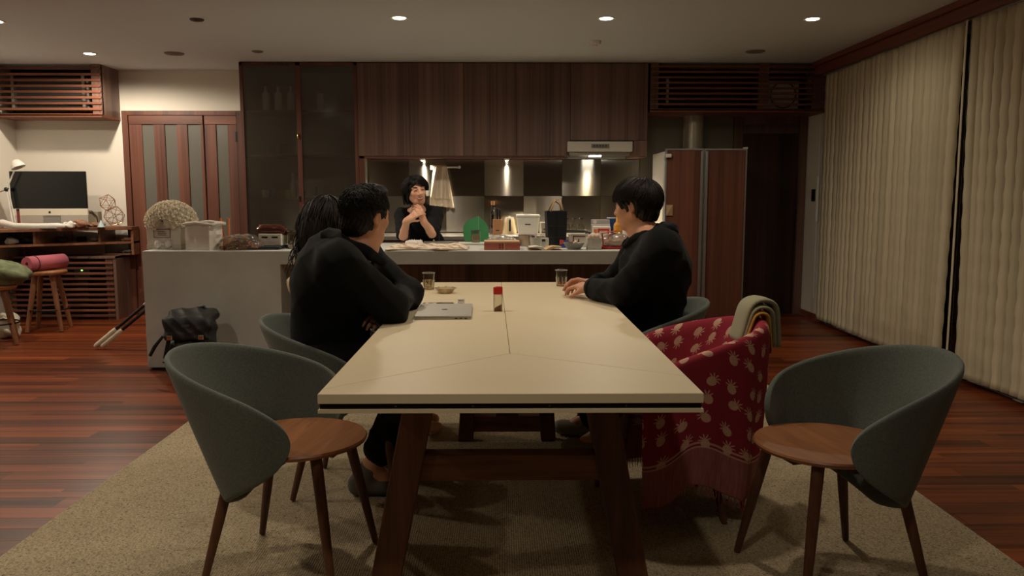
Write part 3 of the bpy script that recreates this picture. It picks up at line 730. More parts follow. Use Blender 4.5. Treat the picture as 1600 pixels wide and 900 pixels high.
# ================================================================== SCULPTING: signed distance shapes -> one continuous surface
def V(*a): return np.array(a, dtype=np.float64)
class Sculpt:
    """list of rounded cones / ellipsoids / boxes blended smoothly, meshed with surface nets"""
    def __init__(s, h=0.006): s.p = []; s.h = h; s.disp = None; s.cut = None
    def cone(s, a, b, ra, rb=None, k=0.02, sub=False):
        s.p.append(('c', V(*a), V(*b), ra, ra if rb is None else rb, k, sub)); return s
    def chain(s, pts, rads, k=0.02):
        for i in range(len(pts) - 1): s.cone(pts[i], pts[i + 1], rads[i], rads[i + 1], k)
        return s
    def ell(s, c, r, M=None, k=0.02, sub=False):
        s.p.append(('e', V(*c), V(*r), np.eye(3) if M is None else np.array(M, dtype=np.float64), 0, k, sub)); return s
    def box(s, c, r, M=None, rd=0.01, k=0.01, sub=False):
        s.p.append(('b', V(*c), V(*r), np.eye(3) if M is None else np.array(M, dtype=np.float64), rd, k, sub)); return s
    @staticmethod
    def d1(p, X):
        t = p[0]
        if t == 'c':
            a, b, ra, rb = p[1:5]
            ba = b - a; L2 = max(float(ba @ ba), 1e-12)
            q = X - a
            u = np.clip((q @ ba) / L2, 0, 1)
            return np.linalg.norm(q - u[:, None] * ba, axis=1) - (ra + (rb - ra) * u)
        if t == 'e':
            q = (X - p[1]) @ p[3]
            k0 = np.linalg.norm(q / p[2], axis=1); k1 = np.linalg.norm(q / (p[2] ** 2), axis=1)
            return np.where(k1 > 1e-9, k0 * (k0 - 1) / np.maximum(k1, 1e-9), -p[2].min())
        q = np.abs((X - p[1]) @ p[3]) - (p[2] - p[4])
        return np.linalg.norm(np.maximum(q, 0), axis=1) + np.minimum(q.max(axis=1), 0) - p[4]
    @staticmethod
    def bound(p):
        if p[0] == 'c': return (p[1] + p[2]) / 2, np.linalg.norm(p[1] - p[2]) / 2 + max(p[3], p[4])
        if p[0] == 'e': return p[1], p[2].max()
        return p[1], np.linalg.norm(p[2])
    def field(s, X, prims=None):
        d = np.full(len(X), 9.0)
        for p in (s.p if prims is None else prims):
            e = s.d1(p, X); k = p[5]
            if p[6]:
                h = np.clip(0.5 - 0.5 * (d + e) / k, 0, 1)
                d = d + (-e - d) * h + k * h * (1 - h)
            else:
                h = np.clip(0.5 + 0.5 * (d - e) / k, 0, 1)
                d = d + (e - d) * h - k * h * (1 - h)
        if s.disp is not None: d = d + s.disp(X)
        if s.cut is not None: d = np.maximum(d, s.cut(X))
        return d
    def build(s, name):
        h = s.h; B = 12
        lo = np.full(3, 1e9); hi = np.full(3, -1e9); bs = []
        for p in s.p:
            c, r = s.bound(p); bs.append((c, r))
            if not p[6]: lo = np.minimum(lo, c - r); hi = np.maximum(hi, c + r)
        lo -= 0.03; hi += 0.03
        nb = np.ceil((hi - lo) / (h * B)).astype(int); N = nb * B + 1
        A = np.full(tuple(N), 1.0, dtype=np.float32)
        ax = np.arange(B + 1) * h
        loc = np.stack(np.meshgrid(ax, ax, ax, indexing='ij'), -1).reshape(-1, 3)
        br = h * B * 0.87 + 0.002
        gi = np.stack(np.meshgrid(*[np.arange(n) for n in nb], indexing='ij'), -1).reshape(-1, 3)
        cen = lo + (gi + 0.5) * h * B
        dc = s.field(cen)
        for (i, j, l), c, d in zip(gi, cen, dc):
            sl = (slice(i * B, i * B + B + 1), slice(j * B, j * B + B + 1), slice(l * B, l * B + B + 1))
            if abs(d) > br * 1.9 + 0.03:
                if d < 0: A[sl] = np.where(A[sl] == 1.0, -1.0, A[sl])
                continue
            pr = [p for p, (pc, r) in zip(s.p, bs) if np.linalg.norm(pc - c) - r < br + 0.06]
            X = lo + np.array([i, j, l]) * h * B + loc
            A[sl] = (s.field(X, pr) if pr else np.full(len(X), 1.0)).reshape(B + 1, B + 1, B + 1)
        S = A < 0
        n0, n1, n2 = (q - 1 for q in N)
        cnt = np.zeros((n0, n1, n2), np.int8)
        for a in (0, 1):
            for b in (0, 1):
                for c in (0, 1): cnt += S[a:n0 + a, b:n1 + b, c:n2 + c]
        act = np.argwhere((cnt > 0) & (cnt < 8))
        idx = np.full((n0, n1, n2), -1, np.int64); idx[tuple(act.T)] = np.arange(len(act))
        acc = np.zeros((len(act), 3)); num = np.zeros(len(act))
        corners = [(a, b, c) for a in (0, 1) for b in (0, 1) for c in (0, 1)]
        for e0 in corners:
            for d in range(3):
                if e0[d]: continue
                e1 = list(e0); e1[d] = 1
                v0 = A[tuple((act + e0).T)].astype(float); v1 = A[tuple((act + e1).T)].astype(float)
                mk = (v0 < 0) != (v1 < 0)
                t = np.where(mk, v0 / np.where(np.abs(v0 - v1) < 1e-9, 1, v0 - v1), 0)
                pt = np.array(e0)[None, :] + t[:, None] * (np.array(e1) - np.array(e0))[None, :]
                acc[mk] += pt[mk]; num += mk
        vs = lo + (act + acc / num[:, None]) * h
        fs = []
        for d in range(3):
            e = [0, 0, 0]; e[d] = 1
            a1, a2 = (d + 1) % 3, (d + 2) % 3
            S0 = S[:-1, :-1, :-1]; S1 = S[e[0]:e[0] + n0, e[1]:e[1] + n1, e[2]:e[2] + n2]
            ed = np.argwhere(S0 != S1)
            ed = ed[(ed[:, a1] > 0) & (ed[:, a2] > 0)]
            o1 = np.zeros(3, int); o1[a1] = 1; o2 = np.zeros(3, int); o2[a2] = 1
            q = np.stack([idx[tuple(ed.T)], idx[tuple((ed - o1).T)], idx[tuple((ed - o1 - o2).T)], idx[tuple((ed - o2).T)]], 1)
            fl = S0[tuple(ed.T)]
            q[~fl] = q[~fl][:, ::-1]
            fs.append(q[(q >= 0).all(1)])
        fs = np.concatenate(fs)
        me = bpy.data.meshes.new(name)
        me.vertices.add(len(vs)); me.vertices.foreach_set('co', vs.astype(np.float32).ravel())
        me.loops.add(len(fs) * 4); me.loops.foreach_set('vertex_index', fs.astype(np.int32).ravel())
        me.polygons.add(len(fs)); me.polygons.foreach_set('loop_start', np.arange(0, len(fs) * 4, 4, dtype=np.int32))
        me.polygons.foreach_set('use_smooth', np.ones(len(fs), dtype=bool))
        me.update(calc_edges=True); me.validate()
        return me
def frame(fwd, up=(0, 0, 1)):
    """columns: forward, left, up"""
    f = V(*fwd); f /= np.linalg.norm(f)
    l = np.cross(V(*up), f); l /= np.linalg.norm(l)
    return np.stack([f, l, np.cross(f, l)], 1)

def add_head(S, c, M, sx=1.0, smile=False):
    """head + face around centre c; M columns forward / left / up; about 0.235 m tall"""
    def w(f, l, u): return c + M @ V(f * sx, l * sx, u * sx)
    def E(f, l, u, r, k=0.02, sub=False, R=None): S.ell(w(f, l, u), np.array(r) * sx, M if R is None else M @ R, k, sub)
    E(-0.012, 0, 0.028, (0.094, 0.074, 0.090), .02)            # skull
    E(0.030, 0, -0.030, (0.060, 0.059, 0.078), .03)            # face
    E(0.048, 0, -0.088, (0.030, 0.030, 0.024), .03)            # chin
    for s in (-1, 1):
        S.cone(w(-0.012, s * .052, -0.052), w(0.050, s * .022, -0.092), .017 * sx, .016 * sx, .03)   # jaw
        E(0.058, s * .037, -0.020, (0.022, 0.022, 0.020), .02)  # cheek
        E(0.083, s * .031, 0.008, (0.016, 0.017, 0.012), .012, True)   # eye socket
        E(0.071, s * .031, 0.006, (0.016, 0.017, 0.0135), .006)        # lid
        S.cone(w(0.080, s * .013, 0.027), w(0.068, s * .052, 0.026), .0075 * sx, .006 * sx, .012)     # brow
        # ear
        e = frame((1, 0, 0)); th = R_(18) * s
        R = np.array([[math.cos(th), -math.sin(th), 0], [math.sin(th), math.cos(th), 0], [0, 0, 1.0]])
        E(-0.016, s * .079, -0.004, (0.020, 0.0075, 0.032), .008, R=R)
        E(-0.012, s * .087, -0.002, (0.011, 0.006, 0.019), .006, True, R=R)
        E(-0.012, s * .076, -0.030, (0.009, 0.007, 0.011), .008)
    S.cone(w(0.086, 0, 0.016), w(0.104, 0, -0.022), .007 * sx, .0095 * sx, .012)      # nose bridge
    E(0.101, 0, -0.028, (0.0135, 0.0125, 0.010), .010)
    for s in (-1, 1): E(0.092, s * .0125, -0.030, (0.010, 0.0085, 0.008), .008)
    wd = .027 if smile else .021
    S.cone(w(0.079, -wd, -0.055 + (.006 if smile else 0)), w(0.086, 0, -0.056), .006 * sx, .0075 * sx, .008)
    S.cone(w(0.079, wd, -0.055 + (.006 if smile else 0)), w(0.086, 0, -0.056), .006 * sx, .0075 * sx, .008)
    S.cone(w(0.077, -wd * .8, -0.068 + (.005 if smile else 0)), w(0.082, 0, -0.071), .006 * sx, .008 * sx, .008)
    S.cone(w(0.077, wd * .8, -0.068 + (.005 if smile else 0)), w(0.082, 0, -0.071), .006 * sx, .008 * sx, .008)
    return w
def add_hand(S, wrist, fwd, palm_n, curls, side, k=0.008, scale=1.0, thumb=(0.6, 0.5), spread=0.10):
    """wrist point, direction of the fingers, palm normal (out of the palm); side=+1 puts the thumb on the left of fwd seen from the back"""
    f = V(*fwd); f /= np.linalg.norm(f)
    n = V(*palm_n); n = n - f * (n @ f); n /= np.linalg.norm(n)
    t = np.cross(n, f) * side       # toward the thumb
    W = V(*wrist); sc_ = scale
    pl = 0.088 * sc_
    tips = []
    for i, o in enumerate((0.030, 0.010, -0.010, -0.029)):
        S.cone(W + t * o * .55 * sc_, W + f * pl + t * o * sc_, .0125 * sc_, .0105 * sc_, .014)
    S.cone(W - f * .02 * sc_, W + f * .03 * sc_, .023 * sc_, .020 * sc_, .02)
    L = ((0.042, 0.025, 0.020), (0.046, 0.029, 0.021), (0.042, 0.027, 0.021), (0.033, 0.020, 0.018))
    for i, o in enumerate((0.030, 0.010, -0.010, -0.029)):
        p = W + f * pl + t * o * sc_
        a = 0.0
        c = curls[i] if isinstance(curls, (list, tuple)) else curls
        for j in range(3):
            a += c * (0.9, 1.1, 0.7)[j]
            d = f * math.cos(a) + n * math.sin(a) + t * (spread * (1.5 - i) * 0.5) * math.cos(a)
            d /= np.linalg.norm(d)
            q = p + d * L[i][j] * sc_
            r0 = (.0098, .0088, .0078)[j] * sc_; r1 = (.0088, .0078, .0062)[j] * sc_
            S.cone(p, q, r0, r1, .004)
            p = q
        tips.append(p)
    p = W + f * .022 * sc_ + t * .024 * sc_
    S.cone(W + f * .01 * sc_ + t * .01 * sc_, W + f * .045 * sc_ + t * .032 * sc_ + n * .012 * sc_, .017 * sc_, .013 * sc_, .014)
    p = W + f * .045 * sc_ + t * .034 * sc_ + n * .012 * sc_
    d1 = f * .75 + t * thumb[0] + n * thumb[1]; d1 /= np.linalg.norm(d1)
    q = p + d1 * .036 * sc_; S.cone(p, q, .0115 * sc_, .0095 * sc_, .006)
    d2 = f * .95 + t * (thumb[0] - .35) + n * thumb[1]; d2 /= np.linalg.norm(d2)
    S.cone(q, q + d2 * .028 * sc_, .0095 * sc_, .0075 * sc_, .004)
    return tips

def strands(mb, c, M, rad, roots, n_steps, step, flow, keep, taper=0.0035, lift=0.004, grow=0.006, obst=(), jit=0.15, stop=None, fall=None):
    """hair locks that run over the scalp ellipsoid and fall freely past it"""
    Mi = M.T
    for rt in roots:
        u = V(*rt); u /= np.linalg.norm(u)
        p = c + M @ (u * rad); pts = []
        amp = random.uniform(.6, 1.2); ph = random.uniform(0, 6.28)
        jv = rng.normal(0, jit, 3)
        d = None
        for k in range(n_steps):
            q = Mi @ (p - c)
            nrm = q / (rad ** 2); nrm /= np.linalg.norm(nrm)
            t = flow(q / rad, k / n_steps) + jv
            t = t - nrm * (t @ nrm) if np.linalg.norm(q / rad) < 1.25 else t
            t = M @ (t / max(np.linalg.norm(t), 1e-6))
            if fall is not None and (q[2] / rad[2] < -0.15 or np.linalg.norm(q / rad) > 1.3):
                t = V(fall * math.sin(k * .8 + ph), fall * math.cos(k * .7 + ph), -1.0)
            d = t if d is None else d * 0.45 + t * 0.55
            d /= np.linalg.norm(d)
            pts.append(p.copy())
            p = p + d * step
            q = (Mi @ (p - c)) / rad; L = np.linalg.norm(q)
            mn = 1.0 + (lift + grow * (k / n_steps) * amp) / rad.mean()
            if L < mn: p = c + M @ (q / L * mn * rad)
            for oc, orad in obst:
                q = (p - oc) / orad; L = np.linalg.norm(q)
                if L < 1: p = oc + q / L * orad
            if stop is not None and stop(p): break
        if len(pts) < 3: continue
        n = len(pts)
        rr = [taper * amp * (1.0 if i < n * .5 else max(0.12, 1 - (i - n * .5) / (n * .5) * .95)) for i in range(n)]
        rr[0] *= .6
        mb.tube([tuple(x) for x in pts], rr, 4)

MT['skin'] = mat('skin', (206, 150, 118), 0.48, var=0.04, scale=14, spec=0.4)
MT['skinw'] = mat('skin_fair', (226, 172, 142), 0.46, var=0.03, scale=14, spec=0.4)
def hairmat(name, c, rough=.38, spec=.5):
    m, nt, bs = newmat(name)
    bs.inputs['Roughness'].default_value = rough; bs.inputs['Specular IOR Level'].default_value = spec
    v = coords(nt, (60, 60, 60), jitter=False)
    nz = node(nt, 'ShaderNodeTexNoise'); nz.inputs['Scale'].default_value = 1.0; nt.links.new(v, nz.inputs['Vector'])
    nt.links.new(mixcol(nt, nz.outputs[0], sc3(lin(c), .6), sc3(lin(c), 1.5)), bs.inputs['Base Color'])
    return m
MT['hair'] = hairmat('black_hair', (19, 16, 15), .5, .28)
MT['hairb'] = hairmat('dark_brown_hair', (28, 21, 18), .52, .28)
MT['hood'] = MT['hood']
MT['black_cloth'] = mat('black_cotton', (23, 24, 26), 0.92, bump=0.25, bscale=500, spec=0.12, sheen=0.04)
MT['black_shirt'] = mat('black_shirt', (20, 20, 23), 0.85, bump=0.15, bscale=400, spec=0.25)
MT['trousers'] = mat('black_trousers', (20, 21, 24), 0.9, bump=0.2, bscale=300, spec=0.2)
MT['eye'] = mat('eye_white', (225, 220, 212), .25)
MT['iris'] = mat('iris_dark', (24, 16, 12), .15)
MT['lip'] = mat('lips', (178, 96, 84), .4)
MT['teeth'] = mat('teeth', (235, 228, 215), .3)

def folds(dirs, amp, mask=None):
    """soft cloth wrinkles"""
    def f(X):
        d = 0
        for (v, fr, ph, am) in dirs:
            a = X @ V(*v) * fr + ph + 1.3 * np.sin(X @ V(v[1] + .3, v[2] - .5, v[0] + .2) * fr * .35 + ph)
            d = d + am * (np.abs(np.sin(a)) ** 0.8 - .5)
        return d * amp * (1 if mask is None else mask(X))
    return f
def face_bits(root, w, M, c, sx, lipm, smile=False, browm=None):
    mb = MB()
    for s in (-1, 1):
        if not smile:
            o = P('eye', MB().ball(tuple(w(0.0758, s * .031, 0.005)), .0122 * sx, 12, 8), MT['eye'], root, smooth=180)
            P('iris', MB().ball(tuple(w(0.0846, s * .0312, 0.005)), (.0052 * sx,) * 3, 10, 6), MT['iris'], o, smooth=180)
        else:
            P('eye', MB().tube([tuple(w(0.0885 - (.35 + t * s * 0 + abs(t)) ** 2 * .0035, s * (.031 + t * .016), 0.003 + .005 * (1 - t * t))) for t in (-1, -.5, 0, .5, 1)], [.0012 * sx, .0024 * sx, .0028 * sx, .0024 * sx, .0012 * sx], 6), MT['iris'], root, smooth=180)
        P('eyebrow', MB().tube([tuple(w(0.0895 - (t * .5 + .5) ** 2 * .016, s * (.014 + (t * .5 + .5) * .038), 0.030 + .006 * (1 - t * t))) for t in (-1, -.5, 0, .5, 1)], [.002 * sx, .0034 * sx, .0034 * sx, .0028 * sx, .0012 * sx], 6), browm or MT['hair'], root, smooth=180)
    wd = .029 if smile else .021
    up = .008 if smile else 0
    f = lambda t, z: tuple(w(0.0915 - t * t * .009, t * wd, z + up * t * t))
    T5 = (-1, -.6, -.2, .2, .6, 1)
    if smile:
        P('teeth', MB().tube([tuple(w(0.0895 - t * t * .009, t * wd * .85, -0.062 + up * t * t)) for t in T5], [.001 * sx] + [.0052 * sx] * 4 + [.001 * sx], 8), MT['teeth'], root, smooth=180)
    P('lip', MB().tube([f(t, -0.056 + (.002 if smile else 0)) for t in T5], [.001 * sx, .003 * sx, .0036 * sx, .0036 * sx, .003 * sx, .001 * sx], 8), lipm, root, smooth=180)
    P('lip', MB().tube([f(t * .92, -0.066 - (.006 if smile else 0)) for t in T5], [.001 * sx, .0036 * sx, .0044 * sx, .0044 * sx, .0036 * sx, .001 * sx], 8), lipm, root, smooth=180)

# ---------------------------------------------------------------- people
def sphere_roots(n, cond):
    out = []
    while len(out) < n:
        v = rng.normal(size=3); v /= np.linalg.norm(v)
        if cond(v): out.append(v)
    return out

def seated_man(label, hip, chest, neck, headc, face, shoulders, elbows, wrists, hands, knees, ankles, toes, skin, hairspec, socks, shoes, loose):
    """body mesh at top level (one continuous figure); hair, hoodie, trousers and shoes are its children"""
    B = Sculpt(0.0055)
    hip, chest, neck, headc = (V(*q) for q in (hip, chest, neck, headc))
    M = frame(*face)
    B.ell(chest, (0.13, 0.16, 0.16), frame((1, 0, 0.0)), .05).cone(hip, chest, .13, .12, .05)
    w = add_head(B, headc, M)
    B.cone(neck, headc + M @ V(-0.022, 0, -0.06), .060, .056, .03)
    for i in (0, 1):
        B.cone(neck - V(0, 0, .02), shoulders[i], .055, .05, .04)
        B.chain([shoulders[i], elbows[i], wrists[i]], [.05, .042, .028], .03)
        add_hand(B, wrists[i], *hands[i])
        B.chain([hip + V(0.02, (0.09 if i == 0 else -0.09), -.03), knees[i], ankles[i]], [.085, .060, .040], .04)
        B.chain([ankles[i], toes[i]], [.038, .028], .02)
    me = B.build('person')
    body = link('person', me, skin)
    tag(body, label, 'person')
    face_bits(body, w, M, headc, 1.0, MT['lip'])
    # hoodie
    H = Sculpt(0.0075)
    ch = chest
    H.cone(hip + V(0, 0, .02), chest, .165, .165, .09)
    H.ell(chest + V(0, 0, .02), (.15, .215, .17), frame((1, 0, 0)), .08)
    for i in (0, 1):
        H.cone(chest + V(0, 0, .11), shoulders[i], .105, .082, .07)
        H.chain([shoulders[i], elbows[i]], [.088, .074], .05)
        H.cone(elbows[i], V(*elbows[i]) + (V(*wrists[i]) - V(*elbows[i])) * .93, .074, .054, .03)
    hoodie = H
    hoodie.disp = folds([((.9, .3, .5), 26, 0.3, 1.0), ((-.4, .5, .9), 19, 1.1, .9), ((.2, -.7, .9), 36, 2.0, .35)], 0.007)
    nk = neck
    # neck opening, then hood gathered behind the neck
    H.cone(nk + M @ V(.02, 0, -.035), nk + M @ V(.07, 0, .13), .064, .085, .02, sub=True)
    fw = V(*loose['front']); fw /= np.linalg.norm(fw); lf = np.cross((0, 0, 1), fw)
    bk = nk - fw * loose.get('hb', .085) + V(0, 0, loose.get('hz', .0))
    hr = loose.get('hr', .06)
    hm = H.build('hoodie')
    hd_ = link('hoodie', hm, MT['black_cloth'], body)
    # hood lying in folds round the back of the neck, a pouch with a rolled rim
    G = Sculpt(0.0065)
    G.ell(bk + V(0, 0, -.055) - fw * .02, (.062, .125, .085), frame(tuple(fw)), .02)
    G.cone(nk + fw * .02 + V(0, 0, .02), nk + fw * .03 + V(0, 0, .2), .058, .09, .02, sub=True)
    for s in (-1, 1):
        G.chain([nk + fw * .088 + lf * s * .040 - V(0, 0, .075), nk + fw * .03 + lf * s * .088 - V(0, 0, .035), bk + lf * s * .088 + fw * .03, bk + lf * s * .045 - fw * .012 + V(0, 0, .012), bk - fw * .018 + V(0, 0, .012)], [.018, .027, hr * .72, hr * .74, hr * .72], .006)
    G.disp = folds([((.5, .2, .9), 60, .6, 1.0), ((-.3, .9, .5), 45, 1.9, .7)], .006)
    link('hood', G.build('hood'), MT['black_cloth'], hd_)
    for i in (0, 1):
        a = V(*elbows[i]) + (V(*wrists[i]) - V(*elbows[i])) * .86; b = V(*elbows[i]) + (V(*wrists[i]) - V(*elbows[i])) * .97
        P('cuff', MB().tube([tuple(a), tuple(a * .8 + b * .2), tuple(a * .2 + b * .8), tuple(b)], [.048, .055, .053, .045], 18), MT['black_cloth'], hd_, smooth=60)
    # trousers
    Tz = Sculpt(0.009)
    Tz.ell(hip, (.165, .19, .12), frame((1, 0, 0)), .05)
    for i in (0, 1):
        a = V(*ankles[i]) + (V(*knees[i]) - V(*ankles[i])) * .22
        Tz.chain([hip + V(0.02, (0.09 if i == 0 else -0.09), -.02), knees[i], a], [.108, .088, .074], .05)
    Tz.disp = folds([((.9, .2, .5), 38, 0.3, 1.0), ((-.4, .3, .9), 30, 1.1, .8)], 0.006)
    link('trousers', Tz.build('trousers'), MT['trousers'], body)
    for i in (0, 1):
        S = Sculpt(0.006)
        d = V(*toes[i]) - V(*ankles[i]); d[2] = 0; d /= np.linalg.norm(d)
        a = V(ankles[i][0], ankles[i][1], 0.05) - d * .045
        S.cone(a, a + d * .20, .040, .036, .02); S.ell(a + d * .13, (.10, .048, .034), frame(tuple(d)), .02)
        S.cone(a + V(0, 0, .01), V(*ankles[i]), .044, .046, .03)
        S.cut = lambda X: -(X[:, 2] - 0.0135)
        sh = link('slipper', S.build('slipper'), shoes, body)
    # hair
    hs = hairspec
    C = Sculpt(0.0055)
    hc = headc + M @ V(-0.018, 0, 0.034)
    rad = V(*hs['rad'])
    C.ell(hc, rad, M, .02)
    for e in hs.get('add', ()): C.ell(headc + M @ V(*e[0]), e[1], M, .03)
    for e in hs.get('sub', ()): C.ell(headc + M @ V(*e[0]), e[1], M, .012, True)
    Mi = M.T
    def hd2(X):
        q = (X - hc) @ M
        an = np.arctan2(q[:, 1], q[:, 0] + .03)
        return 0.003 * np.sin(an * 26 + 5 * np.sin(q[:, 2] * 40)) + .002 * np.sin(q[:, 0] * 160 + q[:, 1] * 90)
    C.disp = hd2
    ho = link('hair', C.build('hair'), hs['mat'], body)
    mb = MB()
    for g in hs['locks']: strands(mb, hc, M, rad * g.get('scale', 1.0), sphere_roots(g['n'], g['cond']), g['steps'], g['step'], g['flow'], None, taper=g['w'], lift=g.get('lift', .002), grow=g.get('grow', .01), jit=g.get('jit', .2), stop=(lambda p_: (lambda q: abs(q[1]) > .052 and -.045 < q[0] < .028 and q[2] < g.get('ear', -9) or (q[0] > .05 and q[2] < g.get('fringe', -9)))(M.T @ (p_ - headc))))
    P('locks', mb, hs['mat'], ho, smooth=180)
    return body

def flow_crown(q, t):
    v = V(q[0] + .35, q[1], 0.0)       # away from a whorl at the back of the crown
    return v * 1.2 + V(0.15, 0, -0.75 + q[2] * .2)
# ---- man on the left
short_cond = lambda v: v[2] > 0.30 and not (v[0] > 0.66 and v[2] < 0.50)
back_cond = lambda v: v[0] < -0.22 and v[2] > -0.62 and v[2] < .55
spiky = dict(ear=.030, n=2400, cond=short_cond, steps=7, step=.0066, w=.0019, grow=.010, jit=.26,
             flow=lambda q, t: V(q[0] + .25, q[1], 0) * 1.0 + V(.12, 0, -.45))
m1hair = dict(rad=(.104, .084, .093), mat=MT['hair'],
              add=[((-.062, 0, -.035), (.052, .066, .055)), ((.035, 0, .10), (.05, .055, .03)), ((-.01, .068, .01), (.03, .012, .05)), ((-.01, -.068, .01), (.03, .012, .05))],
              sub=[((.105, 0, -.045), (.085, .085, .105)), ((.02, .085, -.05), (.055, .03, .055)), ((.02, -.085, -.05), (.055, .03, .055)), ((-.014, -.09, -.008), (.021, .030, .032)), ((-.014, .09, -.008), (.021, .030, .032))],
              locks=[spiky, dict(n=1300, cond=back_cond, steps=6, step=.007, w=.0019, grow=.003, jit=.16, flow=lambda q, t: V(-.05, q[1] * .2, -1.0))])
man1 = seated_man('short-haired man in a black hoodie leaning on crossed arms at the left table edge', hip=(-.72, 3.31, .58), chest=(-.69, 3.31, .87), neck=(-.575, 3.29, 1.045), headc=(-.553, 3.30, 1.155),
    face=((math.sin(R_(37)), math.cos(R_(37)), -.02), (0.10, -.03, 1)),
    shoulders=[(-.62, 3.49, .985), (-.63, 3.12, .975)], elbows=[(-.435, 3.62, .795), (-.45, 3.235, .790)],
    wrists=[(-.475, 3.36, .785), (-.44, 3.48, .79)],
    hands=[((-.35, -1, -.35), (-.3, .1, -1), .25, 1), ((.1, 1, 0.05), (0, 0, -1), .3, -1)],
    knees=[(-.33, 3.45, .53), (-.33, 3.19, .53)], ankles=[(-.44, 3.47, .12), (-.545, 3.22, .12)], toes=[(-.31, 3.48, .045), (-.42, 3.22, .045)],
    skin=MT['skin'], hairspec=m1hair, socks=None, shoes=mat('grey_slipper', (96, 92, 84), .9), loose=dict(front=(.9, .1, 0), hb=.115, hz=.012, hr=.050))
# ---- man on the right
mop = dict(ear=.022, fringe=.026, n=2300, cond=lambda v: v[2] > -0.1 and not (v[0] > 0.70 and v[2] < 0.45), steps=13, step=.0105, w=.0023, grow=.015, jit=.13, flow=flow_crown)
m2hair = dict(rad=(.110, .091, .099), mat=MT['hairb'],
              add=[((-.055, 0, -.035), (.060, .076, .060)), ((.045, 0, .052), (.050, .070, .036))],
              sub=[((.112, 0, -.055), (.085, .09, .095)), ((.022, .095, -.058), (.055, .035, .052)), ((.022, -.095, -.058), (.055, .035, .052)), ((-.012, .097, -.016), (.018, .030, .024))],
              locks=[mop])
man2 = seated_man('man with mop-like dark hair in a black hoodie, hands together on the table', hip=(.70, 3.86, .58), chest=(.735, 3.86, .87), neck=(.675, 3.87, 1.075), headc=(.640, 3.89, 1.190),
    face=((-math.sin(R_(57)), math.cos(R_(57)), -.12), (-0.05, .05, 1)),
    shoulders=[(.725, 3.66, 1.0), (.725, 4.06, 1.0)], elbows=[(.565, 3.70, .795), (.60, 4.17, .80)],
    wrists=[(.435, 3.93, .785), (.47, 4.06, .79)],
    hands=[((-.75, .9, .1), (.2, .1, -1), .42, -1), ((-.75, .18, .15), (.1, -.4, -1), .48, 1)],
    knees=[(.33, 3.72, .53), (.33, 3.98, .53)], ankles=[(.47, 3.72, .12), (.45, 4.02, .12)], toes=[(.35, 3.73, .045), (.33, 4.05, .045)],
    skin=MT['skin'], hairspec=m2hair, socks=None, shoes=mat('pale_slipper', (140, 132, 118), .9), loose=dict(front=(-.9, .1, 0), hb=.105, hz=-.02, hr=.064))
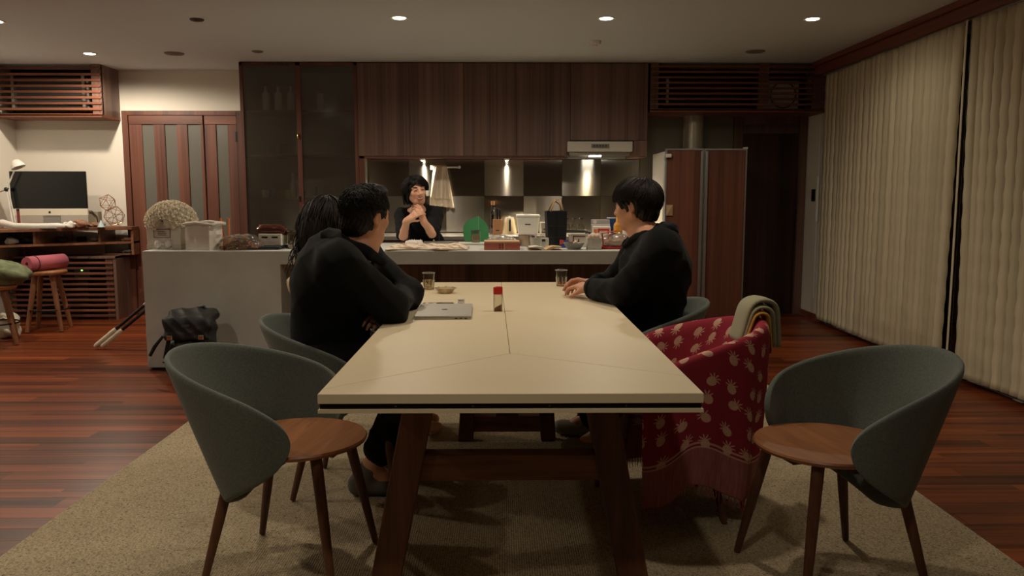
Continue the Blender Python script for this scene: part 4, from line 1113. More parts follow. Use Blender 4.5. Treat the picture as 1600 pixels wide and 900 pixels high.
# ---------------------------------------------------------------- woman behind the island
def woman_kitchen():
    B = Sculpt(0.0055)
    hc = V(*at(650, 298, 6.66)); M = frame((.46, -1, -.02), (-.16, .0, 1))
    w = add_head(B, hc, M, .98, True)
    nk = V(*at(653, 326, 6.74)); chest = V(nk[0] + .02, 6.84, .99); hip = V(nk[0] + .02, 7.06, .84)
    B.cone(nk - V(0, -.02, .02), hc + M @ V(-.02, 0, -.06), .050, .046, .03)
    B.cone(hip, chest, .12, .12, .05)
    sh = [V(nk[0] + .145, 6.80, 1.075), V(nk[0] - .145, 6.80, 1.075)]      # her left, her right
    el = [V(*at(675, 366, 6.57)) + V(0, 0, .012), V(*at(630, 371, 6.55)) + V(0, 0, .018)]
    wr = [V(*at(662, 346, 6.50)), V(*at(636, 345, 6.47))]
    for i in (0, 1):
        B.cone(nk - V(0, -.03, .03), sh[i], .045, .045, .04)
        B.chain([sh[i], el[i], wr[i]], [.042, .037, .026], .03)
        B.chain([hip + V(.08 * (1 - 2 * i), .02, -.04), V(hip[0] + .09 * (1 - 2 * i), 7.04, .47), V(hip[0] + .09 * (1 - 2 * i), 7.14, .09)], [.08, .06, .042], .04)
        B.cone((hip[0] + .09 * (1 - 2 * i), 7.14, .06), (hip[0] + .09 * (1 - 2 * i), 6.99, .035), .042, .032, .03)
    add_hand(B, wr[0], (-.30, -.05, .95), (-.7, .6, -.1), (.42, .5, .62, .75), 1, scale=.92, thumb=(.3, .8))
    add_hand(B, wr[1], (.78, -.02, .62), (.35, .75, -.45), (.34, .42, .5, .55), 1, scale=.92, thumb=(.3, .75))
    body = link('person', B.build('person'), MT['skinw'])
    tag(body, 'smiling woman with black bobbed hair in a black top standing behind the island', 'person')
    face_bits(body, w, M, hc, .98, MT['lip'], True)
    T = Sculpt(0.0075)
    T.cone(hip + V(0, 0, -.08), chest, .150, .140, .08).ell(chest + V(0, 0, .03), (.165, .11, .14), None, .06)
    for i in (0, 1):
        T.cone(chest + V(0, -.02, .08), sh[i], .07, .050, .06)
        T.cone(sh[i], sh[i] + (el[i] - sh[i]) * .93, .058, .060, .04)
    T.cone(nk + V(.01, -.05, .02), nk + V(.01, -.10, .12), .05, .07, .02, sub=True)
    T.disp = folds([((.9, .5, .5), 45, .3, 1), ((-.4, .8, .9), 37, 1.1, .8)], .005)
    link('top', T.build('top'), MT['black_shirt'], body)
    tr = Sculpt(0.011)
    tr.ell(hip, (.165, .12, .13), None, .05)
    for i in (0, 1): tr.chain([hip + V(.08 * (1 - 2 * i), .02, -.04), V(hip[0] + .09 * (1 - 2 * i), 7.04, .47), V(hip[0] + .09 * (1 - 2 * i), 7.14, .14)], [.10, .08, .065], .04)
    link('trousers', tr.build('trousers'), MT['trousers'], body)
    C = Sculpt(.0055); sc_ = .98
    cc = hc + M @ V(-.018, 0, .030); rad = V(.104, .090, .096)
    C.ell(cc, rad, M, .02)
    C.ell(hc + M @ V(-.05, 0, -.05), (.062, .080, .075), M, .03)
    C.ell(hc + M @ V(-.03, -.078, -.045), (.035, .016, .062), M, .02); C.ell(hc + M @ V(-.03, .076, -.02), (.035, .016, .04), M, .02)
    C.ell(hc + M @ V(.105, 0, -.055), (.085, .078, .120), M, .012, True)
    C.ell(hc + M @ V(.0, .097, -.03), (.018, .022, .03), M, .012, True)
    ho = link('hair', C.build('hair'), MT['hair'], body)
    mb = MB()
    # combed from a parting above her right brow, fringe swept across
    def fl(q, t):
        return V(.35 * max(q[0], 0) + .1, (q[1] + .35) * .9, -1.0 - t * .6) if q[0] < .55 else V(.1, (.75 if q[1] > -.35 else -.8), -.75)
    strands(mb, cc, M, rad, sphere_roots(2000, lambda v: v[2] > .05 and v[0] < .88), 14, .0125, fl, None, taper=.0021, lift=.002, grow=.010, jit=.09, fall=.05,
            stop=lambda p: (lambda q: q[2] < -.105 or (q[0] > .042 and q[2] < .046 - .25 * q[1]) or (q[1] > .045 and q[2] < -.012) or (q[1] < -.05 and q[0] > -.01 and q[2] < -.02))(M.T @ (p - hc)))
    P('locks', mb, MT['hair'], ho, smooth=180)
woman_kitchen()

# ---------------------------------------------------------------- woman with long hair beyond the left man
def woman_long():
    B = Sculpt(.008)
    hc = V(*at(513, 345, 4.10)); M = frame((.55, .83, -.05), (.0, 0, 1))
    w = add_head(B, hc, M, .97)
    hip = V(-.80, 4.14, .57); chest = V(-.82, 4.13, .84); nk = V(hc[0] - .02, 4.10, hc[2] - .115)
    B.cone(nk, hc + M @ V(-.02, 0, -.06), .05, .047, .03).cone(hip, chest, .12, .12, .05)
    sh = [V(-.78, 4.27, .955), V(-.80, 3.98, .955)]; el = [V(-.70, 4.36, .735), V(-1.0, 3.96, .80)]; wr = [V(-.52, 4.13, .655), V(-.80, 3.98, .665)]
    kn = [V(-.44, 4.22, .53), V(-.44, 4.06, .53)]; an = [V(-.50, 4.22, .1), V(-.47, 4.06, .1)]
    for i in (0, 1):
        B.cone(nk - V(0, 0, .03), sh[i], .045, .045, .04); B.chain([sh[i], el[i], wr[i]], [.042, .037, .025], .03)
        add_hand(B, wr[i], (.9, -.3 if i == 0 else .1, 0), (0, 0, -1), .3, 1 if i else -1, scale=.9)
        B.chain([hip + V(.02, .08 * (1 - 2 * i), -.03), kn[i], an[i]], [.08, .056, .038], .04); B.cone(an[i] - V(0, 0, .04), an[i] + V(.13, 0, -.052), .036, .03, .03)
    body = link('person', B.build('person'), MT['skinw'])
    tag(body, 'person with long dark wavy hair and cream top beyond the short-haired man', 'person')
    T = Sculpt(.009)
    T.cone(hip, chest, .145, .145, .08).ell(chest + V(0, 0, .02), (.125, .175, .15), None, .06)
    for i in (0, 1):
        T.cone(chest + V(0, 0, .08), sh[i], .08, .062, .05); T.chain([sh[i], el[i]], [.064, .056], .04); T.cone(el[i], el[i] + (wr[i] - el[i]) * .8, .056, .042, .03)
    T.disp = folds([((.9, .5, .5), 45, .3, 1), ((-.4, .8, .9), 37, 1.1, .8)], .006)
    link('top', T.build('top'), mat('cream_top', (205, 184, 150), .9, bump=.2, bscale=300), body)
    tr = Sculpt(.012); tr.ell(hip, (.15, .17, .11), None, .05)
    for i in (0, 1): tr.chain([hip + V(.02, .08 * (1 - 2 * i), -.03), kn[i], an[i] + V(0, 0, .05)], [.10, .08, .062], .04)
    link('trousers', tr.build('trousers'), MT['trousers'], body)
    C = Sculpt(.007); cc = hc + M @ V(-.016, 0, .026); rad = V(.108, .090, .100)
    C.ell(cc, rad, M, .02)
    C.cone(hc + M @ V(-.07, 0, -.03), V(*at(500, 400, 4.02)), .085, .072, .05)
    C.cone(V(*at(500, 400, 4.02)), V(*at(482, 425, 4.0)), .066, .035, .05)
    C.ell(hc + M @ V(.11, 0, -.055), (.085, .072, .115), M, .012, True)
    C.disp = lambda X: .004 * np.sin(X[:, 0] * 190 + 3 * np.sin(X[:, 2] * 22)) * np.sin(X[:, 1] * 120 + 1)
    ho = link('hair', C.build('hair'), MT['hairb'], body)
    mb = MB()
    def fl(q, t):
        return V(-.35 * (1 if q[2] > -.2 else .6) + q[0] * .5 + .12 * math.sin(t * 16), q[1] * .7 + .15 * math.sin(t * 13 + q[1] * 3), -1.0) if q[2] < .5 else V(q[0] - .1, q[1], -.25)
    strands(mb, cc, M, rad, sphere_roots(1100, lambda v: v[2] > -.1 and v[0] < .5), 36, .0145, fl, None, taper=.0027, lift=.003, grow=.02, jit=.10, fall=.22,
            obst=[(hc + M @ V(-.075, 0, -.05), V(.085, .085, .1)), (V(*at(497, 400, 4.02)), V(.075, .075, .12)), (V(-.80, 3.98, .95), V(.075, .075, .075)), (chest + V(0, 0, .02), V(.15, .19, .17))],
            stop=lambda p: p[2] < .80)
    # loose wavy locks straying from the back
    for i in range(26):
        a = V(*at(486 + 1.2 * i % 18, 330 + 2 * (i % 9), 4.06)); b = V(*at(450 + 1.1 * i, 424 + 14 * math.sin(i * 1.9), 3.96))
        pts = []
        for k in range(15):
            f = k / 14; q = a + (b - a) * f
            pts.append((q[0] - .025 * math.sin(f * math.pi) + .012 * math.sin(f * 11 + i), q[1], q[2] + .008 * math.sin(f * 9 + i * 2)))
        mb.tube(pts, [.0042 * (1 - .6 * k / 14) for k in range(15)], 5)
    P('locks', mb, MT['hairb'], ho, smooth=180)
woman_long()

# ================================================================== THROW AND SCARF ON THE CHAIR
m, nt, bs = newmat('pineapple_print_cloth')
uvn = node(nt, 'ShaderNodeUVMap'); uvn.uv_map = 'UVMap'
SCL = 12.5
mp = node(nt, 'ShaderNodeVectorMath', operation='SCALE'); mp.inputs['Scale'].default_value = SCL; nt.links.new(uvn.outputs[0], mp.inputs[0])
vo = node(nt, 'ShaderNodeTexVoronoi', voronoi_dimensions='2D'); vo.inputs['Scale'].default_value = 1.0; vo.inputs['Randomness'].default_value = 0.42
nt.links.new(mp.outputs[0], vo.inputs['Vector'])
sb_ = node(nt, 'ShaderNodeVectorMath', operation='SUBTRACT'); nt.links.new(mp.outputs[0], sb_.inputs[0]); nt.links.new(vo.outputs['Position'], sb_.inputs[1])
sx = node(nt, 'ShaderNodeSeparateColor'); nt.links.new(vo.outputs['Color'], sx.inputs[0])
an = node(nt, 'ShaderNodeMapRange'); an.inputs[3].default_value = -1.1; an.inputs[4].default_value = 1.1; nt.links.new(sx.outputs[0], an.inputs[0])
vr = node(nt, 'ShaderNodeVectorRotate', rotation_type='Z_AXIS'); nt.links.new(sb_.outputs[0], vr.inputs['Vector']); nt.links.new(an.outputs[0], vr.inputs['Angle'])
sp = node(nt, 'ShaderNodeSeparateXYZ'); nt.links.new(vr.outputs[0], sp.inputs[0])
def mth(op, a, b=None, c=None, clamp=False):
    n = node(nt, 'ShaderNodeMath', operation=op); n.use_clamp = clamp
    for i, q in enumerate((a, b, c)):
        if q is None: continue
        if isinstance(q, (int, float)): n.inputs[i].default_value = q
        else: nt.links.new(q, n.inputs[i])
    return n.outputs[0]
X_, Y_ = sp.outputs[0], sp.outputs[1]
bd = mth('ADD', mth('POWER', mth('DIVIDE', X_, 0.20), 2.0), mth('POWER', mth('DIVIDE', mth('ADD', Y_, 0.10), 0.22), 2.0))
body_m = mth('LESS_THAN', bd, 1.0)
Yc = mth('SUBTRACT', Y_, 0.06)
ang = mth('ARCTAN2', X_, Yc); rr_ = mth('SQRT', mth('ADD', mth('MULTIPLY', X_, X_), mth('MULTIPLY', Yc, Yc)))
lim = mth('MULTIPLY', mth('ADD', 0.5, mth('MULTIPLY', 0.5, mth('COSINE', mth('MULTIPLY', ang, 9.0)))), 0.30)
crown = mth('MULTIPLY', mth('LESS_THAN', rr_, lim), mth('GREATER_THAN', Yc, -0.02))
motif = mth('MAXIMUM', body_m, crown)
hat = mth('GREATER_THAN', mth('MULTIPLY', mth('SINE', mth('ADD', mth('MULTIPLY', X_, 60), mth('MULTIPLY', Y_, 45))), mth('SINE', mth('SUBTRACT', mth('MULTIPLY', X_, 60), mth('MULTIPLY', Y_, 45)))), -0.35)
nz = node(nt, 'ShaderNodeTexNoise'); nz.inputs['Scale'].default_value = 8; nt.links.new(mp.outputs[0], nz.inputs['Vector'])
strg = mth('MULTIPLY', motif, mth('ADD', 0.30, mth('MULTIPLY', hat, mth('ADD', 0.25, mth('MULTIPLY', nz.outputs[0], 0.6)))), None, True)
spu = node(nt, 'ShaderNodeSeparateXYZ'); nt.links.new(uvn.outputs[0], spu.inputs[0])
band = mth('LESS_THAN', spu.outputs[1], 0.15)
lines = mth('ADD', mth('MULTIPLY', mth('LESS_THAN', mth('ABSOLUTE', mth('SUBTRACT', spu.outputs[1], 0.165)), 0.004), 1.0), mth('MULTIPLY', mth('LESS_THAN', mth('ABSOLUTE', mth('SUBTRACT', spu.outputs[1], 0.15)), 0.003), 1.0), None, True)
ws = mth('ADD', 0.5, mth('MULTIPLY', 0.5, mth('SINE', mth('MULTIPLY', spu.outputs[0], 700.0))))
nz2 = node(nt, 'ShaderNodeTexNoise'); nz2.inputs['Scale'].default_value = 1.0
mp2 = node(nt, 'ShaderNodeVectorMath', operation='MULTIPLY'); mp2.inputs[1].default_value = (160, 14, 1); nt.links.new(uvn.outputs[0], mp2.inputs[0]); nt.links.new(mp2.outputs[0], nz2.inputs['Vector'])
bandf = mth('MULTIPLY', nz2.outputs[0], 0.75)
base = mixcol(nt, strg, lin((150, 46, 60)), lin((226, 190, 162)))
bcol = mixcol(nt, bandf, lin((136, 56, 66)), lin((196, 140, 130)))
c3 = mixcol(nt, band, base, bcol)
c4 = mixcol(nt, mth('MULTIPLY', lines, 0.7), c3, lin((215, 180, 160)))
nt.links.new(c4, bs.inputs['Base Color']); bs.inputs['Roughness'].default_value = 0.9; bs.inputs['Specular IOR Level'].default_value = 0.2
MT['throw'] = m

def rim_pt(th):
    T = R_(112); t = min(abs(th) / T, 1.0)
    k = math.sqrt(max(0.0, 1 - t ** 12))
    z = 0.50 + (0.742 - 0.155 * t ** 1.7 - 0.50) * k
    return z
def shell_xy(th, z, off=0.0):
    s = 0.70 + 0.30 * (max(z - 0.22, 0) / 0.53) ** 0.85
    lean = -0.075 * (z - 0.45) / 0.3
    x = -0.315 * s * math.cos(th) + 0.02 + lean * max(0, math.cos(th))
    y = 0.305 * s * math.copysign(abs(math.sin(th)) ** 0.9, th)
    nx, ny = -math.cos(th), math.sin(th)
    return x + nx * off, y + ny * off
thr = thing('throw', 'dark red throw with pale pineapple print draped over a chair at the table', 'blanket', (0.635, 3.10, 0), R_(181))
def hem_z(th): return 0.095 + 0.105 * math.exp(-((math.degrees(th) - 74) / 20) ** 2) + 0.06 * math.exp(-((math.degrees(th) + 60) / 30) ** 2) + 0.008 * math.sin(th * 9)
def throw_mesh():
    TT_ = R_(113); NU = 96; vs = []; uvs = []; rows = []
    for i in range(NU + 1):
        th = -TT_ + 2 * TT_ * i / NU
        zr = rim_pt(th) if abs(th) < R_(111) else 0.50
        zr = max(zr, 0.56 - max(0, (abs(th) - R_(88)) / R_(33)) * .06)
        u = th * 0.33
        fold = math.sin(th * 8.5 + .6) * 0.6 + math.sin(th * 15 + 2) * 0.4
        row = []; hem = hem_z(th)
        ztop = zr + 0.02
        path = []
        # inside: from the seat up to the rim
        path.append((0.06 + 0.10 * (-math.cos(th)) , 0.10 * math.sin(th), 0.462))
        x, y = shell_xy(th, 0.47, -0.055); path.append((x, y, 0.468))
        for k in range(1, 7):
            z = 0.475 + (zr - 0.01 - 0.475) * k / 6
            x, y = shell_xy(th, z, -0.026 + .002 * fold); path.append((x, y, z))
        x, y = shell_xy(th, zr, -0.014); path.append((x, y, ztop - 0.003))
        x, y = shell_xy(th, zr, 0.004); path.append((x, y, ztop + 0.002))
        x, y = shell_xy(th, zr, 0.022); path.append((x, y, ztop - 0.006))
        NV = 16
        for k in range(1, NV + 1):
            f = k / NV; z = ztop - 0.006 + (hem - ztop + 0.006) * f
            x, y = shell_xy(th, zr, 0.026 + 0.004 * f + fold * 0.024 * f ** 0.8)
            x2, y2 = shell_xy(th, max(zr - .24 * f, 0.33), 0.026 + fold * 0.03 * f)
            g = .45 * f
            path.append((x * (1 - g) + x2 * g, y * (1 - g) + y2 * g, z))
        # arc length, measured up from the hem
        L = [0]
        for a, b in zip(path[::-1][:-1], path[::-1][1:]): L.append(L[-1] + math.dist(a, b))
        L = L[::-1]
        for pnt, l in zip(path, L): vs.append(pnt); uvs.append((u, l))
    n = len(vs) // (NU + 1); fs = []
    for i in range(NU):
        for j in range(n - 1):
            a = i * n + j; fs.append((a, a + n, a + n + 1, a + 1))
    me = MB().add(vs, fs).mesh('cloth')
    uv = me.uv_layers.new(name='UVMap')
    for lp in me.loops: uv.data[lp.index].uv = uvs[lp.vertex_index]
    return me
link('cloth', throw_mesh(), MT['throw'], thr, smooth=180, solid=0.004, sub=1)
fmb = MB()
# twisted yarn ends along the hem
for i in range(90):
    th = R_(-112) + R_(224) * i / 89
    hem = hem_z(th)
    fold = math.sin(th * 8.5 + .6) * 0.6 + math.sin(th * 15 + 2) * 0.4
    zr = max(rim_pt(th) if abs(th) < R_(111) else .5, .5)
    x, y = shell_xy(th, zr, 0.030 + fold * 0.024); x2, y2 = shell_xy(th, max(zr - .24, .33), 0.026 + fold * .03)
    x, y = x * .55 + x2 * .45, y * .55 + y2 * .45
    fmb.tube([(x, y, hem + .004), (x + random.uniform(-.004, .004), y, hem - .02), (x + random.uniform(-.006, .006), y, hem - .038)], [.0022, .0018, .001], 4)
fr_ = P('fringe', fmb, mat('fringe_yarn', (150, 60, 66), .9), thr); fr_['kind'] = 'stuff'
# folded scarf over the back of the chair
scf = thing('folded_scarf', 'grey-green scarf with yellow lining folded over the back of the red draped chair', 'scarf', (0.635, 3.10, 0), R_(181))
def band(th, wid, lift, din, dout, thick):
    zr = rim_pt(th) + 0.024 + lift
    nx, ny = -math.cos(th), math.sin(th); tx, ty = math.sin(th), math.cos(th)
    prof = []
    for k in range(15):
        f = k / 14
        if f < .35:
            q = f / .35; o = -0.030 - lift * .8 - (1 - q) * .035; z = zr - din * (1 - q)
        elif f < .65:
            a = math.pi * (1 - (f - .35) / .30); o = (0.030 + lift * .8) * math.cos(a); z = zr + (0.022 + lift * .5) * math.sin(a)
        else:
            q = (f - .65) / .35; o = 0.030 + lift * .8 + q * .012; z = zr - dout * q
        x, y = shell_xy(th, zr - .03, o); prof.append(Vector((x, y, z)))
    mb = MB(); rings = []
    for k, p in enumerate(prof):
        t = (prof[min(k + 1, 14)] - prof[max(k - 1, 0)]).normalized(); s = Vector((tx, ty, 0)); n = t.cross(s).normalized()
        ring = []
        for a in range(14):
            c, d = math.cos(2 * math.pi * a / 14), math.sin(2 * math.pi * a / 14)
            ring.append(p + s * (math.copysign(abs(c) ** .55, c) * wid) + n * (math.copysign(abs(d) ** .7, d) * thick))
        rings.append(ring)
    return mb.loft(rings)
grn = mat('scarf_green', (156, 152, 122), .95, bump=.3, bscale=250, sheen=.2); yel = mat('scarf_yellow', (206, 158, 70), .95, bump=.3, bscale=250)
TS = R_(-3)
P('outer_fold', band(TS - .04, .062, .034, .13, .16, .011), grn, scf, smooth=180, sub=1)
P('middle_fold', band(TS, .060, .016, .12, .135, .009), grn, scf, smooth=180, sub=1)
P('lining_fold', band(TS + .03, .058, .001, .10, .145, .008), yel, scf, smooth=180, sub=1)

# ================================================================== ON THE TABLE
ZT = 0.7302
def logo_bite(r, c, M, z=0.0):
    mb = MB(); pts = []
    for i in range(28):
        a = 2 * math.pi * i / 28
        rr = r * (1 + .06 * math.cos(2 * a))
        if abs(a) < .38: rr = r * .72
        pts.append((rr * math.cos(a) * .92, rr * math.sin(a) - (.12 * r if abs(a - math.pi / 2) < .25 else 0)))
    mb.prism(pts, 0, .0006, M, c)
    mb.prism([(0, r * 1.05), (r * .25, r * 1.2), (r * .38, r * 1.6), (r * .1, r * 1.4)], 0, .0006, M, c)
    return mb
lt = thing('laptop', 'closed silver laptop with a dark fruit logo lying on the table', 'laptop', (-0.252, 3.485, ZT), R_(1.5))
sil = mat('laptop_silver', (186, 182, 172), .42, .35)
P('base', MB().b2(-.118, .118, -.19, .19, .0015, .0085), sil, lt, bev=.002)
P('lid', MB().b2(-.118, .118, -.19, .19, .0095, .0155), sil, lt, bev=.003)
P('logo', logo_bite(.014, (0, -.005, .0156), Matrix.Identity(4)), MT['black_plastic'], lt)
for i in range(3): P('port', MB().b2(.05 + i * .02, .060 + i * .02, -.1912, -.1895, .003, .0065), MT['black_plastic'], lt)
P('rubber_foot', MB().b2(-.10, -.09, -.17, -.16, 0, .0016).b2(.09, .10, -.17, -.16, 0, .0016).b2(-.10, -.09, .16, .17, 0, .0016).b2(.09, .10, .16, .17, 0, .0016), MT['black_plastic'], lt)
tbl = thing('phone', 'dark flat phone lying behind the silver laptop', 'phone', (-0.30, 3.735, ZT), R_(2))
P('body', MB().b2(-.072, .072, -.036, .036, 0, .008), MT['black_plastic'], tbl, bev=.003)
P('screen', MB().b2(-.066, .066, -.031, .031, .008, .0086), mat('phone_screen', (12, 14, 18), .1), tbl)
ec = thing('earphone_case', 'small white earphone case beside the back corner of the laptop', 'case', (-0.195, 3.775, ZT))
P('body', MB().b2(-.017, .017, -.010, .010, 0, .016), MT['white_plastic'], ec, bev=.006, seg=3)
P('lid', MB().b2(-.017, .017, -.010, .010, .0165, .027), MT['white_plastic'], ec, bev=.005, seg=3)
shk = thing('shaker', 'clear cylindrical shaker with a red cap and brown spice in the bottom', 'shaker', (-0.020, 3.53, ZT))
P('jar', MB().lathe([(.001, 0), (.019, 0), (.0195, .004), (.0195, .078), (.0185, .078), (.0185, .004), (.001, .0035)], n=28), MT['glass'], shk, smooth=50)
P('spice', MB().loft([[(.0178 * math.cos(2 * math.pi * i / 24), .0178 * math.sin(2 * math.pi * i / 24), z if z < .01 else .022 + .010 * math.cos(2 * math.pi * i / 24)) for i in range(24)] for z in (.0042, .02)]), mat('spice', (142, 88, 62), .9, var=.2, scale=300), shk)
red = mat('red_plastic', (196, 40, 34), .4)
cpn = P('cap', MB().lathe([(.001, .077), (.0205, .077), (.0208, .082), (.0208, .104), (.0195, .107), (.001, .107)], n=28), red, shk, smooth=50)
P('flap', MB().lathe([(.001, .107), (.014, .107), (.014, .110), (.001, .110)], c=(.004, 0, 0), n=20), red, cpn, smooth=50)
def tumbler(label, x, y, fill, col, ice=False, r=.037, h=.09):
    t = thing('drinking_glass', label, 'glass', (x, y, ZT))
    n = 24
    prof = [(.001, 0), (r * .70, 0), (r * .73, .003), (r * .98, h), (r * .92, h), (r * .68, .012), (.001, .011)]
    P('glass_wall', MB().lathe(prof, n=n), MT['glass'], t, smooth=50)
    P('thick_base', MB().lathe([(.001, .001), (r * .69, .001), (r * .70, .010), (.001, .010)], n=n), glass('glass_base', (232, 226, 212), .95, .04, haze=.08, hazecol=(220, 205, 170), ior=1.2), t, smooth=50)
    P('drink', MB().lathe([(.001, .0125), (r * .675, .0125), (r * (.675 + .23 * fill), .0125 + (h - .015) * fill), (.001, .0125 + (h - .015) * fill)], n=n), col, t, smooth=50)
    P('rim', MB().lathe([(r * .935, h), (r * .955, h + .001), (r * .975, h), (r * .955, h - .001), (r * .935, h)], n=n, cap0=False, cap1=False), mat('glass_rim', (225, 222, 212), .2), t, smooth=180)
    fc = MB()
    for i in range(9):
        a = 2 * math.pi * i / 9
        fc.bar((r * .74 * math.cos(a), r * .74 * math.sin(a), .006), (r * .88 * math.cos(a), r * .88 * math.sin(a), h * .58), .0016, .0016)
    P('facet_ridge', fc, mat('glass_ridge', (215, 210, 198), .15), t)
    if ice:
        for i in range(3):
            P('ice_cube', MB().box((.010 * math.cos(i * 2.2), .010 * math.sin(i * 2.2), h * fill * .75 + .004 * i), (.017, .017, .017), Matrix.Rotation(i * .8 + .4, 3, (1, .6, i * .5))), glass('ice', (232, 230, 222), .8, .12), t, bev=.003)
    return t
tumbler('faceted glass of pale drink with ice at the far left of the table', -.402, 4.375, .52, glass('pale_drink', (240, 232, 205), .95, .02, haze=.22, hazecol=(225, 205, 150), ior=1.2), True)
tumbler('faceted glass with a finger of amber drink at the far right of the table', .332, 4.53, .16, glass('amber_drink', (230, 170, 80), .92, .02, haze=.25, hazecol=(200, 130, 40), ior=1.2))
ash = thing('ashtray', 'small cut-glass ashtray beside the left drinking glass', 'ashtray', (-.300, 4.21, ZT))
gl2 = glass('ashtray_glass', (240, 230, 206), .95, .06, haze=.42, hazecol=(240, 222, 188), ior=1.3)
P('dish', MB().lathe([(.001, 0), (.034, 0), (.040, .006), (.055, .026), (.051, .027), (.036, .010), (.001, .009)], n=24), gl2, ash, smooth=30)
P('ash', MB().lathe([(.001, .0095), (.034, .0105), (.028, .014), (.001, .015)], n=18), mat('ash_fill', (222, 182, 130), .9, var=.4, scale=140), ash, smooth=60)
for i in range(8):
    a = 2 * math.pi * i / 8
    P('rim_notch', MB().box((.053 * math.cos(a), .053 * math.sin(a), .026), (.008, .014, .006), Matrix.Rotation(a, 3, 'Z')), gl2, ash, bev=.002)
# ================================================================== ON THE ISLAND
ZC = 0.8503
def X_at(px, Y): return at(px, 391, Y).x
pw = mat('paper_white', (226, 220, 208), .75, bump=.15, bscale=60)
card = mat('card_brown', (176, 128, 88), .8, var=.06, scale=20)
def txt(body, size, name, m, parent, loc, rot=(R_(90), 0, 0), ext=.0004):
    cu = bpy.data.curves.new(name, 'FONT'); cu.body = body; cu.size = size; cu.align_x = 'CENTER'; cu.align_y = 'CENTER'; cu.extrude = ext
    o = bpy.data.objects.new(name, cu); COL.objects.link(o); cu.materials.append(m); o.parent = parent; o.location = loc; o.rotation_euler = rot
    return o
ink = mat('ink', (60, 54, 48), .7)
# flower box
fb = thing('flower_box', 'square white flower box with a framed label and a bow on the concrete end block', 'box', (X_at(268, 5.98), 5.98, ZC), R_(-4))
P('box_body', MB().b2(-.125, .125, -.11, .11, 0, .20), pw, fb, bev=.003)
P('lid_band', MB().b2(-.128, .128, -.113, .113, .0, .035), mat('paper_band', (214, 206, 192), .7), fb, bev=.002)
lab = P('label', MB().b2(-.072, .052, -.1115, -.110, .085, .145), mat('label_paper', (206, 196, 180), .7), fb)
for a in ((-.072, .052, .143, .146), (-.072, .052, .084, .087), (-.073, -.070, .085, .145), (.050, .053, .085, .145)):
    P('label_frame', MB().b2(a[0], a[1], -.1128, -.1112, a[2], a[3]), ink, lab)
for k in range(3): P('print_line', MB().b2(-.042, .022 - .012 * (k == 2), -.1126, -.1114, .102 + k * .013, .106 + k * .013), ink, lab)
bw = P('bow', MB().ball((0, -.122, .04), (.012, .010, .012), 10, 8), pw, fb, smooth=180)
for s in (-1, 1):
    P('bow_loop', MB().loft([[(s * .008 + s * t * .055, -.120 - .012 * math.sin(t * 3.1) + .004 * math.cos(q), .04 + (.006 + .02 * math.sin(t * 2.7)) * math.sin(q)) for q in [i * math.pi / 4 for i in range(8)]] for t in (0, .3, .6, .9, 1)]), pw, bw, smooth=60)
    P('bow_tail', MB().prism([(s * .005, .035), (s * .02, .037), (s * .065, .004), (s * .05, .002)], -.003, 0, Matrix.Rotation(R_(90), 4, 'X'), (0, -.118, 0)), pw, bw)
# bouquet
bq = thing('rose_bouquet', 'domed bouquet of cream roses standing in the white flower box', 'bouquet', (X_at(270, 5.98), 5.98, ZC + .20))
def rose_mesh():
    mb = MB()
    mb.ball((0, 0, .002), (.014, .014, .014), 8, 5)
    for ring, (n, r, h, tl) in enumerate(((5, .012, .016, .30), (6, .019, .011, .75), (7, .025, .004, 1.1))):
        for i in range(n):
            a = 2 * math.pi * (i + ring * .4) / n
            c = Vector((r * math.cos(a), r * math.sin(a), h)); u = Vector((-math.sin(a), math.cos(a), 0)); o = Vector((math.cos(a) * math.sin(tl), math.sin(a) * math.sin(tl), math.cos(tl)))
            wd_ = .011 + .002 * ring
            pts = [c - u * wd_ * .7 - o * .008, c + u * wd_ * .7 - o * .008, c + u * wd_ + o * .005, c + o * .011 + Vector((math.cos(a), math.sin(a), 0)) * .003, c - u * wd_ + o * .005]
            mb.add(pts, [(0, 1, 2, 3, 4)])
    return mb.mesh('rose')
rme = rose_mesh(); rme.materials.append(mat('rose_cream', (246, 238, 220), .7, var=.03, scale=40))
bowl_m = P('dark_liner', MB().ball((0, 0, -.005), (.13, .11, .10), 16, 10), mat('liner_dark', (42, 44, 34), .9), bq, smooth=180)
cnt = 0; GA = math.pi * (3 - math.sqrt(5))
for i in range(150):
    zz = -.22 + 1.22 * (i + .5) / 150; rr = math.sqrt(max(0, 1 - zz * zz)); a = i * GA
    d = Vector((rr * math.cos(a), rr * math.sin(a), zz))
    if d.y > .55: continue
    px_ = d.x * .162
    if abs(px_ - .0) < .026 and d.y < -.3 and zz < .16: continue      # the gap at the front
    o = link('rose', rme, [], bq, loc=(d.x * .162, d.y * .14, d.z * .135 - .005))
    o.rotation_mode = 'QUATERNION'; o.rotation_quaternion = d.to_track_quat('Z', 'Y') ; s_ = random.uniform(.85, 1.1); o.scale = (s_,) * 3
